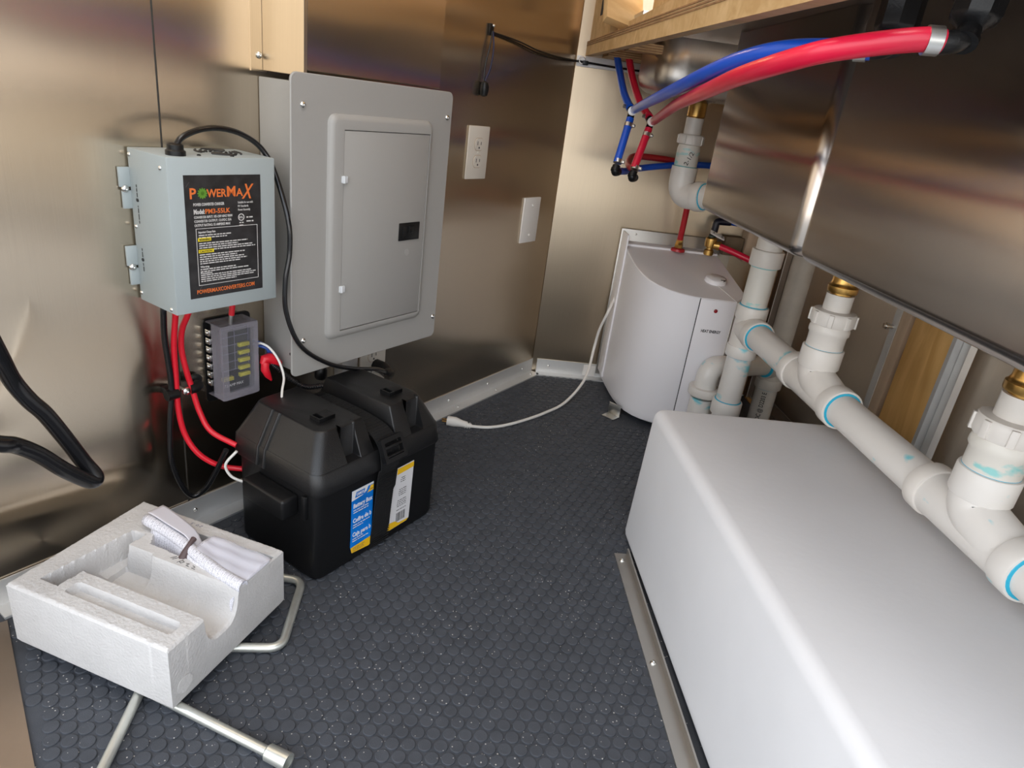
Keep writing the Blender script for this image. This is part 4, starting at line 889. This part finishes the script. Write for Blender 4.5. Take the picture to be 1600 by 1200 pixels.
# trap below
XT, YT = .660, 1.598
bm = nb(); tube(bm, fillet([(X1, Y1, .14), (X1, Y1, .046), (XT, YT, .046), (XT, YT, .14)], .036, 7), .0305, 22); obj('trap_bend', bm, 'pvcs', dp)
hub((XT, YT, .148), (0, 0, 1), .024, .0405, 'pvc', False)
bm = nb(); tube(bm, fillet([(XT, YT, .16), (XT, YT, .228), (.735, 1.637, .220)], .034, 7), .0290, 22); obj('trap_arm', bm, 'pvcs', dp)
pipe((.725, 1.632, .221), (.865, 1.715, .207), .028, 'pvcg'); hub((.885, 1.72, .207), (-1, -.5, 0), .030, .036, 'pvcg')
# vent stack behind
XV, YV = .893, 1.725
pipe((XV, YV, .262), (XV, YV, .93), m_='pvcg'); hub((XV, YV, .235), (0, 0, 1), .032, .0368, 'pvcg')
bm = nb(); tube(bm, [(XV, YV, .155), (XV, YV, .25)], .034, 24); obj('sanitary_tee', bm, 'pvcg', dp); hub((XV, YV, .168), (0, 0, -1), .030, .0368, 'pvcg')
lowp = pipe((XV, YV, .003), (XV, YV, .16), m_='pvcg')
# writing on the lower stack, facing the camera
dv = Vector((-XV, -YV, 0)).normalized(); rt = Vector((-dv.y, dv.x, 0))
bm = nb(); text(bm, '1/2"DC @ D2203 E', .017, frame(Vector((XV, YV, .026))+dv*.0306+rt*.004, Z, -rt, dv), bold=.01, width=.105); obj('pipe_lettering', bm, 'inkk', lowp)
# sink drains
def drop(y_, x_=.692, zs=.645, stained_=False):
    sm_ = 'pvcs' if stained_ else 'pvc'
    bm = nb(); lathe(bm, [(.019, .060), (.019, .066), (.0255, .067), (.0265, .070), (.0265, .078), (.024, .080), (.022, .085), (.022, .10), (.0225, .108), (.030, .112), (.030, .135), (.018, .14)], at((x_, y_, zs-.16)), 20); obj('brass_tailpiece', bm, 'brass', dp)
    bm = nb(); tube(bm, [(x_, y_, .495), (x_, y_, .548)], .0242, 24); obj('tail_pipe', bm, 'pvc', dp)
    bm = nb(); lathe(bm, [(.030, .488), (.0375, .490), (.040, .495), (.040, .512), (.0375, .516), (.027, .518)], at((x_, y_, 0)), 28)
    for k in range(8):
        a = k*math.pi/4+.2; box(bm, (.037, -.0045, .491), (.0425, .0045, .514), at((x_, y_, 0)) @ Matrix.Rotation(a, 4, 'Z'), .001)
    obj('slip_nut', bm, 'pvc', dp)
    bm = nb(); lathe(bm, [(.030, .440), (.0335, .442), (.0335, .470), (.0365, .474), (.0365, .482), (.034, .489)], at((x_, y_, 0)), 28); obj('trap_adapter', bm, 'pvct' if stained_ else 'pvc', dp)
    hub((x_, y_, .405), (0, 0, 1), .040, .0378, sm_)
    bm = nb(); tube(bm, fillet([(x_, y_, .41), (x_, y_, .385), (.70, y_-.075, zm)], .02, 6), .0335, 26); tube(bm, [(.70, y_-.085, zm), (.70, y_+.085, zm)], .0345, 26); obj('wye', bm, sm_, dp)
    hub((.70, y_-.078, zm), (0, -1, 0), .032, .0382, sm_); hub((.70, y_+.070, zm), (0, 1, 0), .028, .0382, 'pvc', False)
drop(1.170); drop(.715, stained_=True); drop(.245)
# hand sink drain
hx, hy = .528, 1.75
bm = nb(); lathe(bm, [(.018, .80), (.018, .816), (.022, .818), (.022, .850), (.028, .858)], at((hx, hy, 0)), 18); obj('brass_tailpiece', bm, 'brass', dp)
bm = nb(); tube(bm, [(hx, hy, .775), (hx, hy, .815)], .0215, 22); obj('tail_pipe', bm, 'pvc', dp)
bm = nb(); lathe(bm, [(.027, .752), (.032, .754), (.032, .772), (.030, .776), (.022, .777)], at((hx, hy, 0)), 24)
for k in range(8): box(bm, (.029, -.004, .755), (.034, .004, .774), at((hx, hy, 0)) @ Matrix.Rotation(k*math.pi/4, 4, 'Z'), .001)
obj('slip_nut', bm, 'pvc', dp)
bm = nb(); lathe(bm, [(.026, .700), (.0285, .703), (.0285, .742), (.026, .753)], at((hx, hy, 0)), 24); obj('trap_adapter', bm, 'pvct', dp)
bm = nb(); lathe(bm, [(.0275, .698), (.0290, .698), (.0290, .701), (.0275, .702)], at((hx, hy, 0)), 24); obj('primer_ring', bm, mat('faint_primer2', (.15, .42, .42), .4), dp)
bm = nb(); text(bm, '2-1/2', .016, frame(Vector((hx-.004, hy-.0288, .704)), Vector((.35, 0, .94)), Vector((-.94, 0, .35)), Vector((0, -1, 0))), depth=.0004); obj('pipe_lettering', bm, 'inkk', dp)
e1 = Vector((hx, hy, .628)); e2 = Vector((.70, 1.53, .668))
bm = nb(); tube(bm, fillet([(hx, hy, .700), e1, e1+(e2-e1).normalized()*.065], .04, 8), .0325, 26); obj('elbow', bm, 'pvc', dp)
hub(e1+(e2-e1).normalized()*.050, e2-e1, .026, .0365, 'pvc', True)
pipe(e1+(e2-e1).normalized()*.06, e2, .030); bm = nb(); tube(bm, fillet([e2-(e2-e1).normalized()*.05, e2, (X1, Y1, .60)], .02, 5), .0335, 24); obj('elbow', bm, 'pvc', dp)

# ================================================================== SINKS
sk = thing('triple_sink', 'three-compartment stainless steel sink hanging over the drain pipes at right', 'sink', (.70, .70, .645))
def bowl(lo, hi, rv, rb, m_, parent, name='bowl'):
    tt = nb(); secs = []
    n = 7
    for k in range(6):
        a = math.pi/2*k/5; ins_ = rb*(1-math.sin(a)); secs.append((ins_, lo[2]+rb*(1-math.cos(a))))
    secs.append((0, hi[2])); rows = []
    for ins_, z_ in secs: rows.append([tt.verts.new((p[0], p[1], z_)) for p in rrect(lo[0]+ins_, lo[1]+ins_, hi[0]-ins_, hi[1]-ins_, max(.004, rv-ins_*.6), n)])
    for a, b in zip(rows, rows[1:]):
        k = len(a)
        for i in range(k): tt.faces.new((a[i], a[(i+1) % k], b[(i+1) % k], b[i]))
    tt.faces.new(rows[0][::-1]); bmesh.ops.recalc_face_normals(tt, faces=tt.faces); bm = nb(); merge(bm, tt, I4)
    o = obj(name, bm, m_, parent, ang=60); sd_ = o.modifiers.new('wall', 'SOLIDIFY'); sd_.thickness = .0015; sd_.offset = -1 if False else 1; return o
for y0, y1 in ((.931, 1.381), (.474, .924), (.017, .467)):
    b_o = bowl((.463, y0, .645), (.915, y1, .9645), .020, .016, 'sink', sk)
    bm = nb(); lathe(bm, [(.055, .640), (.050, .634), (.032, .622), (.032, .612), (.016, .612)], at((.692, (y0+y1)/2+.012, 0)), 24); obj('drain_basket', bm, 'brass', sk)
bm = nb(); box(bm, (.335, -.25, .965), (.97, 1.56, .9685)); box(bm, (.332, -.25, .955), (.335, 1.56, .9685)); obj('deck', bm, 'sink', sk)
hs = thing('hand_sink', 'small round-edged stainless hand sink under the plywood at the back', 'sink', (.53, 1.75, .86))
bowl((.388, 1.612, .858), (.672, 1.888, .985), .060, .035, 'bowl', hs)
bm = nb(); lathe(bm, [(.040, .859), (.040, .856), (.024, .850)], at((.528, 1.75, 0)), 22); obj('drain_flange', bm, 'chrome', hs)

# ================================================================== COUNTER FRAME
cf = thing('counter_frame', 'plywood counter frame with layered edges above the hand sink', 'counter frame', (.28, 1.4, .934))
def plyboard(lo, hi, thick_axis, n, name='rail', label=None):
    o = None
    bm = nb(); box(bm, lo, hi, bev=.0006, seg=1); o = obj(name, bm, 'ply' if name != 'cross_rail' else 'plyx', cf)
    th = (hi[thick_axis]-lo[thick_axis])/n
    bm = nb()
    for k in range(1, n, 2):
        l2, h2 = list(lo), list(hi); l2[thick_axis] = lo[thick_axis]+th*k; h2[thick_axis] = lo[thick_axis]+th*(k+1)
        for ax in range(3):
            if ax != thick_axis: l2[ax] -= .0004; h2[ax] += .0004
        box(bm, l2, h2)
    obj('ply_layer', bm, 'plyd', o)
    return o
MFA = frame(Vector((.268, 0, 0)), Vector((0, 1, 0)), Z, Vector((1, 0, 0)))
bm = nb(); poly(bm, [(.55, .906), (1.998, .934), (1.998, .957), (.55, .929)], 0, .018, MFA); fr_ = obj('front_rail', bm, 'ply', cf)
for k, mm in enumerate(('plyd', 'plyl', 'plyd', 'plyl', 'plyd')):
    z_ = .957+.0022*k; bm = nb(); poly(bm, [(.55, z_-.028), (1.998, z_), (1.998, z_+.0022), (.55, z_-.0258)], -.0008 if k % 2 == 0 else .0004, .045, MFA); obj('ply_layer', bm, mm, fr_)
plyboard((.3145, 1.648, .934), (.80, 1.672 if False else 1.690, .9525), 2, 7, 'cross_rail')
plyboard((.3145, 1.648, .962), (.80, 1.690, .980), 2, 7, 'cross_rail')
plyboard((.3145, 1.905, .934), (.80, 1.998, .952), 2, 7, 'cross_rail')
bm = nb(); box(bm, (.274, 1.70, .962), (.292, 1.998, 1.30), bev=.0006, seg=1); box(bm, (.296, .70, .950), (.314, 1.60, .984), bev=.0006, seg=1); obj('upright_panel', bm, 'plyv' if False else 'ply', cf)
bm = nb(); box(bm, (.2725, 1.845, 1.018), (.2742, 1.872, 1.12)); obj('panel_slot', bm, 'void', cf)
bm = nb(); box(bm, (-.045, -.009, 0), (.045, .009, .5), at((.290, 1.63, .975)) @ Matrix.Rotation(math.radians(-38), 4, 'X') @ Matrix.Rotation(.3, 4, 'Z'), .001); obj('brace', bm, 'ply', cf)
bm = nb(); box(bm, (.35, .70, 1.0), (.368, 1.64, 1.4)); obj('inner_panel', bm, 'ply', cf)
obj('counter_top', box(nb(), (.315, 1.5615, .986), (1.0, 2.005, 1.004), bev=.002), 'bowl', cf)

# ================================================================== TANK
t = thing('water_tank', 'big white plastic water tank in front at lower right, below the sinks', 'water tank', (.65, .5, .002))
tt = nb(); bmesh.ops.create_cube(tt, size=1)
for v in tt.verts: v.co = Vector((.379+(v.co.x+.5)*.425, -.25+(v.co.y+.5)*1.398, .002+(v.co.z+.5)*.297))
bmesh.ops.bevel(tt, geom=tt.edges[:], offset=.020, segments=4, affect='EDGES', profile=.5)
for v in tt.verts:
    v.co.x += (1.12-v.co.y)*.020
    v.co.x += .006*max(0, v.co.z/.297)*(1 if v.co.x < .6 else 0)
bm = nb(); merge(bm, tt, I4); obj('shell', bm, 'tank', t, ang=60)
# small hose barb on the right wall
t = thing('hose_barb', 'tiny metal hose barb with black clamp on the right wall behind pipes', 'hose fitting', (1.0, 1.445, .43))
bm = nb(); cyl(bm, (1.018, 1.435, .428), (-1, .25, 0), .006, .040, 12); cyl(bm, (.99, 1.442, .428), (-1, .25, 0), .008, .006, 12); obj('barb', bm, 'chrome', t)
bm = nb(); box(bm, (1.0, 1.425, .432), (1.019, 1.448, .450), bev=.002); obj('clamp', bm, 'black', t)
